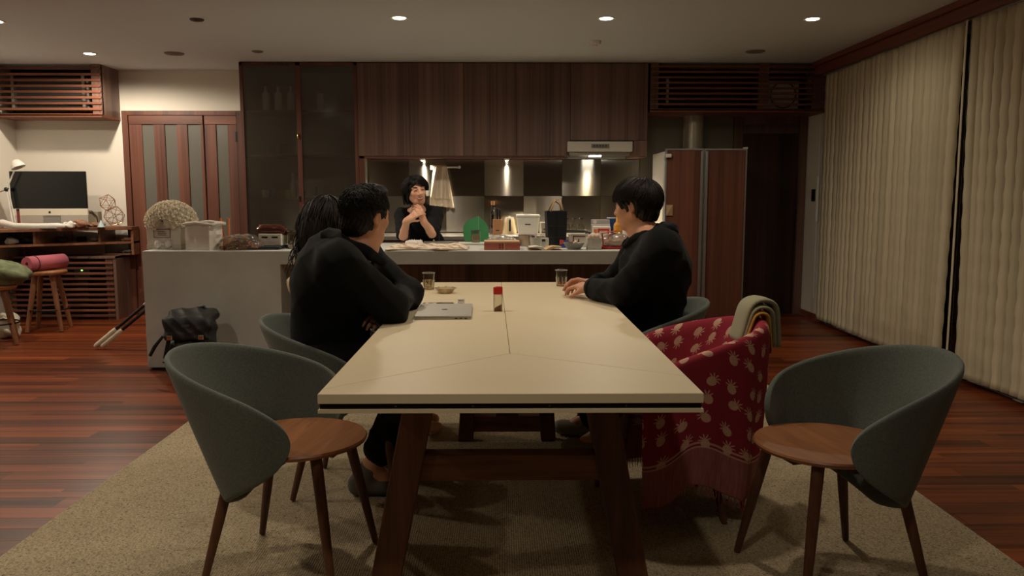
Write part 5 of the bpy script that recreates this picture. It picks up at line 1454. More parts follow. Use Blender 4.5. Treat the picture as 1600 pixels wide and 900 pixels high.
# crumpled white bag
wb = thing('paper_bag', 'crumpled white gift bag with a folded rim beside the flower box', 'bag', (X_at(318, 5.83), 5.84, ZC), R_(-14))
def crumple(x0, x1, y0, y1, h, amp, n=7, seed=1):
    rg = random.Random(seed); mb = MB(); rings = []
    per = [(x0, y0), (x1, y0), (x1, y1), (x0, y1)]
    for k in range(n + 1):
        z = h * k / n; ring = []
        for e in range(4):
            (ax_, ay), (bx_, by_) = per[e], per[(e + 1) % 4]
            for q in range(6):
                t = q / 6
                am = amp * (0.15 if q == 0 else 1) * (.3 if k == 0 else 1)
                ring.append((ax_ + (bx_ - ax_) * t + rg.uniform(-am, am), ay + (by_ - ay) * t + rg.uniform(-am, am), z + (rg.uniform(-amp, amp) if k == n else 0)))
        rings.append(ring)
    return mb.loft(rings, True, False)
P('bag_body', crumple(-.09, .10, -.08, .08, .19, .010), pw, wb, solid=.003, smooth=25)
P('rolled_rim', MB().tube([(-.10, -.085, .185), (0, -.088, .195), (.06, -.085, .188), (.125, -.08, .18), (.13, 0, .19), (.12, .085, .185), (0, .088, .20), (-.1, .085, .19), (-.108, 0, .185), (-.10, -.085, .185)], [.010, .012, .009, .012, .009, .012, .01, .012, .01, .01], 8), pw, wb, smooth=60)
# sticks in a kraft cup
kc = cup('kraft_cup', 'small kraft cup holding two orange sticks behind the white gift bag', X_at(356, 6.1), 6.1, ZC, .045, .085, card)
for i in range(2):
    t = thing('wooden_stick', ['left of two flat orange sticks standing in the kraft cup', 'right of two flat orange sticks standing in the kraft cup'][i], 'stick', (X_at(351 + i * 7, 6.1), 6.1, ZC + .013), group='orange sticks in the cup')
    om = mat('stick_orange', (206, 120, 66), .7)
    P('blade', MB().bar((0, 0, 0), (-.02 + .025 * i, 0, .20), .030, .010), om, t, bev=.002)
    P('tip', MB().bar((-.02 + .025 * i, 0, .20), (-.0205 + .0255 * i, 0, .206), .026, .008), om, t)
# clear bag of nuts
nb_ = thing('nut_bag', 'clear plastic bag full of brown nuts lying on the concrete end block', 'bag', (X_at(376, 5.83), 5.83, ZC))
nm = MB()
for i in range(260):
    x = random.gauss(0, .065); y = random.gauss(0, .045)
    if abs(x) > .13 or abs(y) > .08: continue
    hmax = .085 * math.exp(-(x / .09) ** 2 - (y / .08) ** 2); z = .012 + random.random() * max(hmax, 0)
    nm.mat(i % 4).ball((x, y, z), (.012, .009, .009), 6, 4, Matrix.Rotation(random.random() * 3, 3, (random.random() + .1, random.random(), random.random())))
ns = P('nuts', nm, [mat('nut_' + str(i), c, .5) for i, c in enumerate(((150, 84, 56), (176, 112, 76), (112, 60, 40), (120, 116, 70)))], nb_, smooth=180); ns['kind'] = 'stuff'
S = Sculpt(.009); S.ell((0, 0, .04), (.150, .095, .07), None, .02).cone((.08, 0, .05), (.15, 0, .022), .05, .012, .04).cone((-.1, 0, .03), (-.155, 0, .016), .04, .01, .04)
S.disp = lambda X: .004 * np.sin(X[:, 0] * 90 + 3 * np.sin(X[:, 1] * 60)) ; S.cut = lambda X: -(X[:, 2] - .001)
link('plastic_film', S.build('plastic_film'), glass('bag_film', (246, 242, 236), .97, .02, .12, haze=.10, hazecol=(215, 210, 200), ior=1.2), nb_)
# tray with glass jug and white carton
tr = thing('serving_tray', 'flat dark slate tray on the concrete end block', 'tray', (X_at(416, 5.9), 5.93, ZC), R_(3))
P('slab', MB().b2(-.115, .115, -.13, .13, .004, .024), mat('slate', (38, 42, 46), .6), tr, bev=.004)
P('foot', MB().b2(-.10, -.08, -.11, .11, 0, .004).b2(.08, .10, -.11, .11, 0, .004), MT['black_plastic'], tr)
cb = thing('white_carton', 'white carton with dark slots and a brown glossy lid on the slate tray', 'carton', (X_at(425, 5.93), 5.95, ZC + .0245), R_(-6))
P('carton_body', MB().b2(-.085, .085, -.05, .05, 0, .085), pw, cb, bev=.004)
P('flap', MB().prism([(-.06, .0), (.07, .0), (.09, .05), (.0, .075), (-.06, .05)], -.002, 0, Matrix.Rotation(R_(80), 4, 'X'), (0, -.052, .004)), mat('flap_white', (206, 204, 192), .7), cb)
P('brown_lid', MB().tube([(-.10, 0, .105), (-.06, 0, .118), (.06, 0, .118), (.10, 0, .10)], [.03, .038, .038, .03], 12), mat('choco_lid', (86, 46, 34), .15), cb, smooth=60)
for i in range(2): P('slot', MB().b2(-.06 + i * .075, -.015 + i * .075, -.0525, -.0495, .055, .066), MT['black_plastic'], cb)
P('copper_knob', MB().lathe([(.014, .12), (.016, .135), (.010, .15), (.001, .15)], c=(-.085, 0, 0), n=14), mat('copper', (200, 120, 90), .3, .9), cb, smooth=60)
gj = thing('glass_jug', 'clear glass jug with metal rings standing right of the white carton', 'jug', (X_at(455, 5.93), 5.98, ZC))
P('jug_body', MB().lathe([(.001, 0), (.05, 0), (.058, .01), (.060, .10), (.05, .135), (.046, .135), (.055, .10), (.053, .012), (.001, .006)], n=24), glass('jug_glass', (232, 226, 214), .9, .10), gj, smooth=50)
for zz in (.03, .125): P('metal_ring', MB().lathe([(.060, zz), (.064, zz), (.064, zz + .008), (.060, zz + .008)], n=24, cap0=False, cap1=False), MT['chrome'], gj)
P('handle', MB().tube([(.058, 0, .11), (.09, 0, .10), (.092, 0, .05), (.058, 0, .03)], .006, 8), MT['chrome'], gj, smooth=180)
kn = cup('steel_pot', 'small steel pot with a bent handle left of the white carton', X_at(407, 5.9), 6.02, ZC, .04, .13, MT['chrome'], handle=True, cat='pot')
# crumpled dish cloth
def cloth(name, label, x0, x1, y0, y1, z, amp, mats, cat, n=(44, 16), stripes=True):
    t = thing(name, label, cat, ((x0 + x1) / 2, (y0 + y1) / 2, z)); vs = []; fs = []
    nx, ny = n; rg = np.random.default_rng(3)
    for i in range(nx + 1):
        for j in range(ny + 1):
            u, v_ = i / nx - .5, j / ny - .5
            e = 1 - max(abs(u), abs(v_)) * 2
            h = amp * (abs(math.sin(u * 19 + 4 * math.sin(v_ * 7))) * .5 + abs(math.sin(u * 8 - v_ * 13 + 1)) * .4 + .3 * abs(math.sin(v_ * 17 + u * 5))) * min(1, .15 + e * 5)
            vs.append((u * (x1 - x0) + .01 * math.sin(v_ * 21), v_ * (y1 - y0) * (1 + .12 * math.sin(u * 9)) , .002 + h))
    for i in range(nx):
        for j in range(ny):
            a = i * (ny + 1) + j; fs.append((a, a + ny + 1, a + ny + 2, a + 1))
    P('cloth', MB().add(vs, fs), mats, t, smooth=180, solid=.003)
    if stripes:
        hm = MB()
        for s in (-.5, .5):
            hm.tube([(u_ * (x1 - x0), s * .96 * (y1 - y0) * (1 + .12 * math.sin(u_ * 9)), .006) for u_ in np.linspace(-.5, .5, 20)], .003, 5)
        P('hem', hm, mats, t, smooth=180)
    return t
m, nt, bs = newmat('striped_cloth')
v = coords(nt, (1, 1, 1), jitter=False); wv = node(nt, 'ShaderNodeTexWave', bands_direction='Y'); wv.inputs['Scale'].default_value = 7; wv.inputs['Distortion'].default_value = 5; wv.inputs['Detail Scale'].default_value = .6; nt.links.new(v, wv.inputs['Vector'])
gtn = node(nt, 'ShaderNodeMapRange'); gtn.inputs[1].default_value = .62; gtn.inputs[2].default_value = .8; nt.links.new(wv.outputs['Fac'], gtn.inputs[0])
nt.links.new(mixcol(nt, gtn.outputs[0], lin((232, 220, 196)), lin((186, 152, 128))), bs.inputs['Base Color']); bs.inputs['Roughness'].default_value = .9
cloth('dish_towel', 'crumpled cream dish towel with thin stripes spread along the island front edge', X_at(608, 5.9), X_at(731, 5.9), 5.72, 6.10, ZC, .028, m, 'towel')
cloth('dish_towel', 'small white cloth bunched at the left of the striped towel by the woman', X_at(634, 6.15), X_at(660, 6.15), 6.115, 6.23, ZC, .045, pw, 'towel', (18, 12))
# boxes and packs
pb = thing('parcel_box', 'flat orange-red and brown box with dark printed characters at the island front edge', 'box', (X_at(784, 5.86), 5.86, ZC), R_(1))
P('box_body', MB().b2(-.128, .128, -.10, .10, 0, .05), mat('box_red', (192, 108, 92), .6), pb, bev=.002)
P('box_top', MB().b2(-.128, .128, -.10, .10, .0502, .062), mat('box_top', (216, 178, 138), .6), pb, bev=.002)
P('print_band', MB().b2(.012, .020, -.1012, -.1002, .002, .048), mat('print_cream', (222, 180, 130), .6), pb)
mk = MB()
for cx in (-.015, .008):
    for k in range(2):
        z = .012 + k * .02
        mk.b2(cx - .008, cx + .008, -.1014, -.1002, z, z + .003).b2(cx - .008, cx + .008, -.1014, -.1002, z + .008, z + .011).b2(cx - .0015, cx + .0015, -.1014, -.1002, z - .003, z + .014)
P('print_marks', mk, mat('print_dark', (96, 30, 28), .6), pb)
pk = thing('clear_pack', 'clear domed plastic food pack on the counter behind the flat red box', 'pack', (X_at(784, 6.18), 6.20, ZC))
P('tray', MB().loft([[(sx * a, sy * b, z) for sx, sy in ((-1, -1), (1, -1), (1, 1), (-1, 1))] for a, b, z in ((.10, .07, 0), (.115, .085, .03))]), mat('tray_pale', (206, 196, 176), .5), pk, bev=.005)
S = Sculpt(.008); S.ell((-.02, 0, .035), (.095, .07, .055), None, .02).ell((.07, 0, .03), (.05, .06, .04), None, .02); S.disp = lambda X: .004 * np.sin(X[:, 0] * 110 + 4 * np.sin(X[:, 1] * 70)); S.cut = lambda X: -(X[:, 2] - .031)
link('film', S.build('film'), glass('pack_film', (246, 244, 238), .97, .06, .12, haze=.35, hazecol=(225, 220, 208), ior=1.25), pk)
ph = thing('clear_case', 'small upright clear case with a beige card in front of the green board', 'case', (X_at(743, 6.35), 6.42, ZC + .0165))
P('case_shell', MB().b2(-.035, .035, -.012, .012, 0, .10), glass('case_clear', (232, 234, 228), .9, .10), ph, bev=.008)
P('card', MB().b2(-.028, .028, -.006, .006, .004, .06), mat('card_beige', (200, 164, 124), .7), ph)
P('top_fitting', MB().b2(-.025, .025, -.010, .010, .078, .094), MT['alu'], ph, bev=.004)
pp = thing('paper_stack', 'loose white papers lying under the small clear case', 'paper', (X_at(738, 6.42), 6.42, ZC))
for i in range(3): P('sheet', MB().b2(-.17 + .03 * i, .20 - .05 * i, -.11, .11, .0055 * i, .0055 * i + .0035), pw, pp)
# green folding board
gb = thing('green_board', 'green folding cutting sheet standing open like a tent', 'cutting board', (X_at(748, 6.55), 6.57, ZC))
gm_ = mat('green_plastic', (66, 142, 92), .5, var=.05, scale=8)
lp = [(0, .008), (0, .222), (-.045, .206), (-.105, .175), (-.13, .14), (-.13, .08), (-.115, .008)]
rp = [(0, .008), (.075, .008), (.09, .05), (.085, .13), (.06, .17), (0, .222)]
for nm_, pl, ang in (('left_leaf', lp, -12), ('right_leaf', rp, 26)):
    P(nm_, MB().prism(pl[::-1] if nm_ == 'right_leaf' else pl, -.002, .002, Matrix.Rotation(R_(ang), 4, 'Z') @ Matrix.Rotation(R_(90), 4, 'X')), gm_, gb, bev=.001)
P('fold_crease', MB().tube([(0, -.002, .008), (0, -.002, .222)], .0025, 6), mat('green_light', (120, 176, 130), .5), gb)
P('bottom_rib', MB().tube([(-.11, .023, .004), (0, 0, .004), (.07, .033, .004)], .004, 6), gm_, gb)
# back counter objects
ZB = .8505
ub = thing('knife_block', 'brown wooden knife block on the steel counter behind the green sheet', 'knife block', (at(777, 352, 8.08).x, 8.08, ZB))
P('block', MB().b2(-.045, .045, -.05, .05, 0, .15), card, ub, bev=.004)
P('label', MB().b2(-.015, .02, -.0515, -.05, .035, .048), ink, ub)
for i in range(3): P('knife_handle', MB().b2(-.034 + i * .026, -.016 + i * .026, -.02, .02, .15, .27 - .01 * i), MT['black_plastic'] if i else MT['chrome'], ub, bev=.004)
ob = bottle('oil_bottle', 'tall dark bottle with a pale stopper beside the knife block', at(770, 340, 8.2).x, 8.22, ZB, .036, .33, glass('oil_glass', (130, 104, 70), .6, .12), card, .42)
kt = thing('kettle', 'cream electric kettle glowing under the cabinet lamp', 'kettle', (at(796, 352, 8.2).x, 8.2, ZB))
kw = mat('kettle_cream', (240, 226, 190), .25)
P('body', MB().lathe([(.001, 0), (.072, 0), (.074, .02), (.050, .145), (.046, .155), (.001, .155)], n=28), kw, kt, smooth=50)
P('lid', MB().lathe([(.045, .156), (.042, .166), (.010, .168), (.010, .178), (.001, .178)], n=24), MT['white_plastic'], kt, smooth=50)
P('handle', MB().bar((.004, -.085, .135), (.004, -.100, .03), .018, .012), MT['black_plastic'], kt, bev=.004)
P('handle_arm', MB().bar((.004, -.05, .145), (.004, -.092, .138), .018, .012).bar((.004, -.066, .035), (.004, -.100, .035), .016, .01), MT['black_plastic'], kt)
rb = thing('rice_bin', 'white lidded bin with a small dark label beside the kettle', 'bin', (at(825, 352, 8.0).x, 8.03, ZB))
P('bin_body', MB().loft([[(sx * a, sy * a * .8, z) for sx, sy in ((-1, -1), (1, -1), (1, 1), (-1, 1))] for a, z in ((.095, 0), (.112, .17))]), MT['white_plastic'], rb, bev=.01)
P('lid', MB().b2(-.118, .118, -.095, .095, .172, .198), MT['white_plastic'], rb, bev=.008)
P('lid_knob', MB().b2(-.04, .03, -.04, .04, .198, .204), mat('knob_grey', (170, 168, 160), .5), rb)
lb_ = P('label', MB().b2(-.032, .025, -.090, -.088, .098, .110), mat('label_grey', (150, 148, 142), .6), rb)
for i in range(4): P('label_letter', MB().b2(-.028 + i * .013, -.019 + i * .013, -.0915, -.0895, .100, .108), MT['black_plastic'], lb_)
wr_ = thing('drying_rack', 'white wire drying rack beside the rice bin', 'rack', (at(853, 350, 7.98).x, 8.0, ZB))
P('wire_frame', MB().tube([(-.05, -.05, 0), (-.05, -.05, .12), (-.05, .10, .12), (-.05, .10, 0)], .005, 6).tube([(.05, -.05, 0), (.05, -.05, .21), (.05, .10, .21), (.05, .10, 0)], .005, 6), MT['white_plastic'], wr_)
P('cross_wire', MB().tube([(-.05, -.05, .12), (.05, -.05, .12)], .004, 6).tube([(-.05, .10, .12), (.05, .10, .12)], .004, 6), MT['white_plastic'], wr_)
mg_ = thing('steel_mug', 'brushed steel mug with a black handle behind the red box', 'mug', (X_at(821, 6.2), 6.22, ZC))
P('body', MB().lathe([(.001, 0), (.046, 0), (.048, .004), (.055, .085), (.052, .085), (.045, .008), (.001, .008)], n=28), mat('mug_steel', (190, 168, 148), .35, .8), mg_, smooth=50)
P('handle', MB().tube([(.052, 0, .075), (.078, 0, .072), (.080, 0, .03), (.050, 0, .018)], .008, 8), MT['black_plastic'], mg_, smooth=180)
sc_c = cup('paper_cup', 'pale cup stuffed with white sachets in front of the black bag', X_at(837, 5.95), 5.97, ZC + .009, .042, .068, mat('cup_pale', (190, 192, 178), .6))
for i in (0, 2, 4):
    t = thing('sachet', ['white paper sachet leaning out of the pale cup at its left', '', 'white paper sachet in the middle of the pale cup', '', 'white paper sachet leaning out of the pale cup at its right'][i], 'sachet', (X_at(837, 5.95) + (i - 2) * .012, 5.97, ZC + .022), group='sachets in the pale cup')
    P('paper', MB().bar((0, 0, 0), ((i - 2) * .007, 0.004 * (i % 2), .072 + .006 * (i % 3)), .014, .004), pw, t)
    P('end_fold', MB().bar(((i - 2) * .007, 0.004 * (i % 2), .072 + .006 * (i % 3)), ((i - 2) * .0075, 0.004 * (i % 2), .077 + .006 * (i % 3)), .012, .003), MT['cream_paper'], t)
sa = thing('saucer', 'thin white saucer under the pale cup', 'saucer', (X_at(837, 5.95), 5.95, ZC))
P('dish', MB().lathe([(.001, 0), (.035, 0), (.068, .008), (.066, .010), (.035, .004), (.001, .004)], n=24), MT['white_plastic'], sa, smooth=50)
P('rim', MB().lathe([(.065, .0085), (.068, .0085), (.068, .0105), (.065, .0105)], n=24, cap0=False, cap1=False), MT['alu'], sa)
sm = thing('small_carton', 'small white carton with a dark square mark left of the black bag', 'carton', (X_at(851, 6.05), 6.06, ZC))
P('carton_body', MB().b2(-.030, .030, -.03, .03, 0, .072), pw, sm, bev=.003)
P('mark', MB().b2(-.022, .004, -.0312, -.030, .045, .062), mat('mark_green', (40, 52, 44), .6), sm)
bk = thing('open_book', 'open paperback lying face up at the island front edge', 'book', (X_at(851, 5.80), 5.80, ZC), R_(4))
def page(s):
    pts = []; n = 10
    top = [(s * t * .115, .030 * math.sin(min(t * 1.6, 1) * math.pi * .5) * (1 - .35 * t) + .004) for t in [k / n for k in range(n + 1)]]
    bot = [(x, max(z - .022 * (1 - abs(x) / .16), .002)) for x, z in top]
    poly = top + bot[::-1]
    return MB().prism([(x, z) for x, z in (poly if s < 0 else poly[::-1])], -.075, .075, Matrix.Rotation(R_(90), 4, 'X'))
P('left_pages', page(-1), MT['cream_paper'], bk); P('right_pages', page(1), mat('page_edge', (206, 172, 126), .8), bk)
P('cover', MB().b2(-.118, .118, -.077, .077, 0, .002), card, bk)
bb = thing('black_bag', 'tall black paper carrier bag with rope handles on the island', 'bag', (X_at(869, 6.05), 6.10, ZC), R_(8))
blk = mat('black_paper', (30, 36, 42), .55, bump=.1, bscale=30)
P('bag_body', MB().loft([[(-.065, -.045, 0), (.065, -.045, 0), (.065, .045, 0), (-.065, .045, 0)], [(-.072, -.05, .13), (.072, -.05, .13), (.072, .05, .13), (-.072, .05, .13)], [(-.080, -.05, .275), (.072, -.055, .27), (.075, .05, .275), (-.078, .05, .27)]], True, False), blk, bb, solid=.003)
P('gusset_fold', MB().bar((.0, -.052, .01), (.0, -.056, .272), .004, .006), blk, bb)
for zz in (.075, .16): P('seam_line', MB().b2(-.06, .06, -.0535, -.0515, zz, zz + .002), mat('seam', (96, 84, 66), .7), bb)
rope = mat('rope_tan', (196, 160, 116), .8)
for yy_, sgn in ((-.05, 1), (.05, -1)):
    P('handle', MB().tube([(-.05, yy_, .265), (-.03, yy_ * .6, .32), (-.005, yy_ * .2, .352), (.02 * sgn, yy_ * .3, .357), (.035, yy_ * .6, .32), (.05, yy_, .265)], .005, 6), rope, bb, smooth=180)
# glasses tray
gt_ = thing('glass_tray', 'dark tray with stemmed glasses standing upside down at the right of the island', 'tray', (X_at(897, 6.5), 6.50, ZC))
P('board', MB().b2(-.10, .10, -.06, .06, .10, .112), MT['black_plastic'], gt_, bev=.003)
P('leg', MB().b2(-.10, -.09, -.06, .06, 0, .10).b2(.09, .10, -.06, .06, 0, .10), MT['alu'], gt_)
for i in range(3):
    t = thing('wine_glass', ['upside-down stemmed glass, left of three on the dark tray', 'upside-down stemmed glass, middle of three on the dark tray', 'upside-down stemmed glass, right of three on the dark tray'][i], 'glass', (X_at(886 + i * 11, 6.5), 6.50, ZC + .1122), group='stemmed glasses on the tray')
    P('bowl', MB().lathe([(.024, 0), (.026, .02), (.018, .045), (.004, .05), (.003, .05), (.016, .043), (.024, .02), (.022, 0)], n=16, cap0=False, cap1=False), MT['glass'], t, smooth=60)
    P('stem', MB().lathe([(.004, .05), (.003, .085), (.022, .092), (.022, .094), (.001, .094)], n=14), MT['glass'], t, smooth=60)
wx = thing('snack_box', 'white box with a dark red bracket mark right of the black bag', 'box', (X_at(904, 6.12), 6.14, ZC), R_(-3))
P('box_body', MB().b2(-.076, .076, -.05, .05, 0, .095), pw, wx, bev=.003)
dr = mat('dark_red_ink', (128, 40, 36), .6)
P('red_mark', MB().b2(-.045, -.036, -.0515, -.0502, .035, .085).b2(-.045, .05, -.0515, -.0502, .076, .085).b2(-.045, .005, -.0515, -.0502, .035, .044).b2(-.004, .005, -.0515, -.0502, .035, .062), dr, wx)
P('lid_flap', MB().b2(-.06, .077, -.051, .051, .0955, .099), pw, wx)
bo = thing('snack_bowl', 'shallow grey bowl at the island front edge right of the book', 'bowl', (X_at(897, 5.82), 5.83, ZC))
P('bowl_wall', MB().lathe([(.001, 0), (.04, 0), (.05, .006), (.078, .048), (.074, .049), (.046, .012), (.001, .010)], n=28), mat('bowl_grey', (150, 148, 138), .4), bo, smooth=60)
P('foot_ring', MB().lathe([(.036, -.0), (.042, 0), (.042, .004), (.036, .004)], n=20), mat('bowl_grey2', (130, 128, 118), .5), bo)
snc = [((200, 150, 100), 'tan'), ((176, 60, 50), 'red'), ((226, 214, 190), 'white'), ((216, 184, 90), 'yellow'), ((96, 54, 40), 'brown')]
for i in range(5):
    c, nm_ = snc[i]; a = i * 2.5
    t = thing('wrapped_sweet', nm_ + ' wrapped sweet heaped in the grey snack bowl', 'sweet', (X_at(897, 5.82) + .034 * math.cos(a), 5.83 + .03 * math.sin(a), ZC + .038 + .008 * (i % 3)), i * .9, group='wrapped sweets in the grey bowl')
    mm = mat('sweet_' + nm_, c, .4)
    P('sweet', MB().ball((0, 0, 0), (.020, .013, .012), 10, 6), mm, t, smooth=180)
    P('twist', MB().loft([[(.018, -.003, -.003), (.018, .003, -.003), (.018, 0, .004)], [(.032, -.010, -.003), (.032, .010, -.003), (.032, 0, .006)]]), mm, t)
cw = thing('candy_wrapper', 'small blue and red wrapper between the black bag and the snack box', 'wrapper', (X_at(884, 6.0), 6.0, ZC), R_(10))
P('blue_side', MB().prism([(-.045, 0), (.02, 0), (.035, .045), (.0, .06), (-.03, .035)], -.012, .012, Matrix.Rotation(R_(75), 4, 'X')), mat('wrapper_blue', (60, 84, 150), .4), cw)
P('red_side', MB().prism([(-.05, .02), (-.02, .03), (-.015, .055), (-.045, .06)], .012, .018, Matrix.Rotation(R_(75), 4, 'X')), mat('wrapper_red', (196, 70, 60), .4), cw)
tc = thing('tissue_cube', 'small white cube pot with pale eggs at the island front edge', 'pot', (X_at(928, 5.83), 5.84, ZC))
P('cube', MB().loft([[(sx * a, sy * a, z) for sx, sy in ((-1, -1), (1, -1), (1, 1), (-1, 1))] for a, z in ((.050, 0), (.053, .085), (.046, .085), (.044, .02))]), mat('speckled_white', (206, 200, 186), .7, var=.15, scale=160), tc, bev=.002)
P('liner', MB().b2(-.042, .042, -.042, .042, .02, .03), MT['dark'], tc)
for i in (0, 2, 4):
    t = thing('egg', ['pale pink egg-shaped sweet at the left of the small white cube pot', '', 'pale pink egg-shaped sweet in the middle of the small white cube pot', '', 'pale pink egg-shaped sweet at the right of the small white cube pot'][i], 'egg', (X_at(928, 5.83) - .028 + .014 * i, 5.84 + .018 * (-1) ** i, ZC + .084), group='egg sweets in the cube pot')
    P('shell', MB().ball((0, 0, 0), (.016, .016, .024), 10, 8), mat('egg_pink', (226, 190, 166), .5), t, smooth=180)
    P('speckle_band', MB().lathe([(.0162, -.002), (.0164, 0), (.0162, .002)], n=12, cap0=False, cap1=False), mat('egg_band', (206, 160, 140), .5), t)
cl = thing('clear_clamshell', 'clear plastic clamshell with a red rim beside the right man', 'container', (X_at(962, 5.92), 5.92, ZC))
rdm = mat('clam_red', (186, 52, 44), .5)
P('base_rim', MB().b2(-.115, .115, -.08, .08, 0, .018), rdm, cl, bev=.006)
P('red_strap', MB().bar((-.10, -.086, .01), (-.112, -.082, .115), .03, .004).bar((-.112, -.082, .115), (.0, 0, .130), .03, .004), rdm, cl)
S = Sculpt(.009); S.ell((0, 0, .05), (.112, .078, .065), None, .02); S.disp = lambda X: .003 * np.sin(X[:, 0] * 120 + 4 * np.sin(X[:, 1] * 70)); S.cut = lambda X: -(X[:, 2] - .0185)
link('clear_lid', S.build('clear_lid'), glass('clam_film', (246, 240, 234), .97, .06, .12, haze=.3, hazecol=(225, 215, 205), ior=1.25), cl)
P('filling', MB().ball((0, 0, .045), (.085, .06, .03), 16, 8), mat('filling', (206, 178, 150), .6, var=.2, scale=40), cl, smooth=180)
rw = thing('red_white_pack', 'white packet with red and orange lettering blocks before the pale lilac carton', 'packet', (X_at(940, 6.3), 6.33, ZC), R_(-6))
P('packet', MB().b2(-.072, .072, -.03, .03, 0, .15), pw, rw, bev=.01)
rdk = mat('pack_red', (206, 60, 40), .5); org = mat('pack_orange', (226, 130, 50), .5)
P('red_block', MB().b2(-.028, .06, -.032, -.030, .115, .130).b2(-.028, -.016, -.032, -.030, .05, .115).b2(.048, .06, -.032, -.030, .045, .115).b2(-.028, .03, -.032, -.030, .04, .056), rdk, rw)
P('orange_block', MB().b2(-.060, -.034, -.032, -.030, .03, .125), org, rw)
lc = thing('lilac_carton', 'pale lilac carton standing behind the red and white packet', 'carton', (X_at(938, 6.45), 6.47, ZC))
P('carton_body', MB().b2(-.07, .07, -.05, .05, 0, .195), mat('lilac', (176, 168, 172), .6), lc, bev=.003)
P('white_rim', MB().b2(-.078, .071, -.054, -.050, .148, .162), pw, lc)
P('round_mark', MB().lathe([(.014, 0), (.014, .001), (.001, .001)], n=16, M=Matrix.Rotation(R_(90), 4, 'X'), c=(-.05, -.05, .178)), pw, lc)
bc_ = cup('blue_cup', 'deep blue cup with a white inside behind the orange bottle', X_at(957, 6.5), 6.50, ZC + .0, .048, .205, mat('cup_blue_deep', (30, 76, 130), .4))
P('white_rim', MB().lathe([(.046, .2055), (.050, .2055), (.050, .214), (.046, .214)], n=20, cap0=False, cap1=False), MT['white_plastic'], bc_)
jb = bottle('juice_bottle', 'slim bottle of orange juice with a tan cap beside the right man', X_at(965, 6.2), 6.20, ZC, .034, .27, mat('juice', (222, 158, 66), .25), card, .48)
P('label', MB().lathe([(.0345, .03), (.0345, .085)], n=18, cap0=False, cap1=False), pw, jb)
mb_ = bottle('milk_bottle', 'white bottle partly hidden behind the right man', X_at(979, 6.15), 6.15, ZC, .034, .21, MT['white_plastic'], MT['white_plastic'], .5)
P('label', MB().lathe([(.0345, .03), (.0345, .08)], n=18, cap0=False, cap1=False), mat('label_red', (190, 90, 70), .6), mb_)
sp_ = bottle('soap_bottle', 'small clear pump bottle between the mug and the black bag', X_at(850, 6.35), 6.36, ZC, .028, .13, MT['glass'], MT['chrome'], .35)
wp = thing('white_packet', 'crumpled white packet right of the snack box', 'packet', (X_at(926, 6.1), 6.16, ZC), R_(10))
P('packet', crumple(-.04, .05, -.03, .03, .10, .008, 5, 5), pw, wp, solid=.002, smooth=30)
P('dark_twist', MB().tube([(-.05, 0, .11), (-.02, 0, .10), (0, 0, .06)], [.012, .016, .01], 8), mat('dark_green', (50, 54, 44), .7), wp, smooth=180)
bt = thing('counter_basin', 'low steel ledge of the sink at the island back edge', 'sink', (X_at(716, 6.55), 6.53, ZC))
P('ledge', MB().b2(-.28, .05, .03, .08, 0, .018), MT['steel'], bt, bev=.003)
P('tap', MB().tube([(-.2, .06, .018), (-.2, .06, .03)], .008, 8), MT['chrome'], bt)

# towel rail and hanging towels on the splashback
trl = thing('towel_rail', 'pale towel rail stuck to the steel splashback', 'rail', (at(696, 261, 8.36).x, 8.36, at(696, 261, 8.36).z))
P('bar', MB().tube([(-.14, 0, 0), (.145, 0, .0)], .009, 10), MT['white_plastic'], trl)
P('bracket', MB().b2(-.155, -.12, -.012, .040, -.028, .018), MT['white_plastic'], trl, bev=.005)
P('bracket', MB().b2(.13, .15, -.012, .040, -.014, .014), MT['white_plastic'], trl, bev=.004)
tw_m = mat('towel_white', (226, 212, 190), .92, bump=.3, bscale=200)
def hang(name, label, cx, wt_, wb_, drop, y, seed):
    t = thing(name, label, 'towel', (at(cx, 261, 8.36).x, 8.36, at(cx, 261, 8.36).z))
    vs = []; fs = []; nx, nz_ = 26, 18
    for j in range(nz_ + 1):
        f = j / nz_; wd_ = wt_ + (wb_ - wt_) * f ** .8
        for i in range(nx + 1):
            u = i / nx - .5
            vs.append((u * wd_ + .03 * f * (seed - .5), y - .012 - .016 * f * math.sin(u * 26 + seed * 3) - .008 * math.sin(u * 11 + f * 2), .012 - drop * f - .03 * (u + .5) * f * (1 if seed else .2)))
    for j in range(nz_):
        for i in range(nx):
            a = j * (nx + 1) + i; fs.append((a, a + 1, a + nx + 2, a + nx + 1))
    P('front_fall', MB().add(vs, fs), tw_m, t, smooth=180, solid=.004)
    P('over_bar', MB().tube([(-wt_ * .5, 0, .004), (wt_ * .5, 0, .004)], .0135, 10), tw_m, t)
hang('hand_towel', 'long white towel hanging on the rail behind the woman', 688, .12, .25, .40, -.014, 1)
hang('hand_towel', 'shorter white towel hanging over the long one on the rail', 690, .10, .20, .33, -.040, 0)

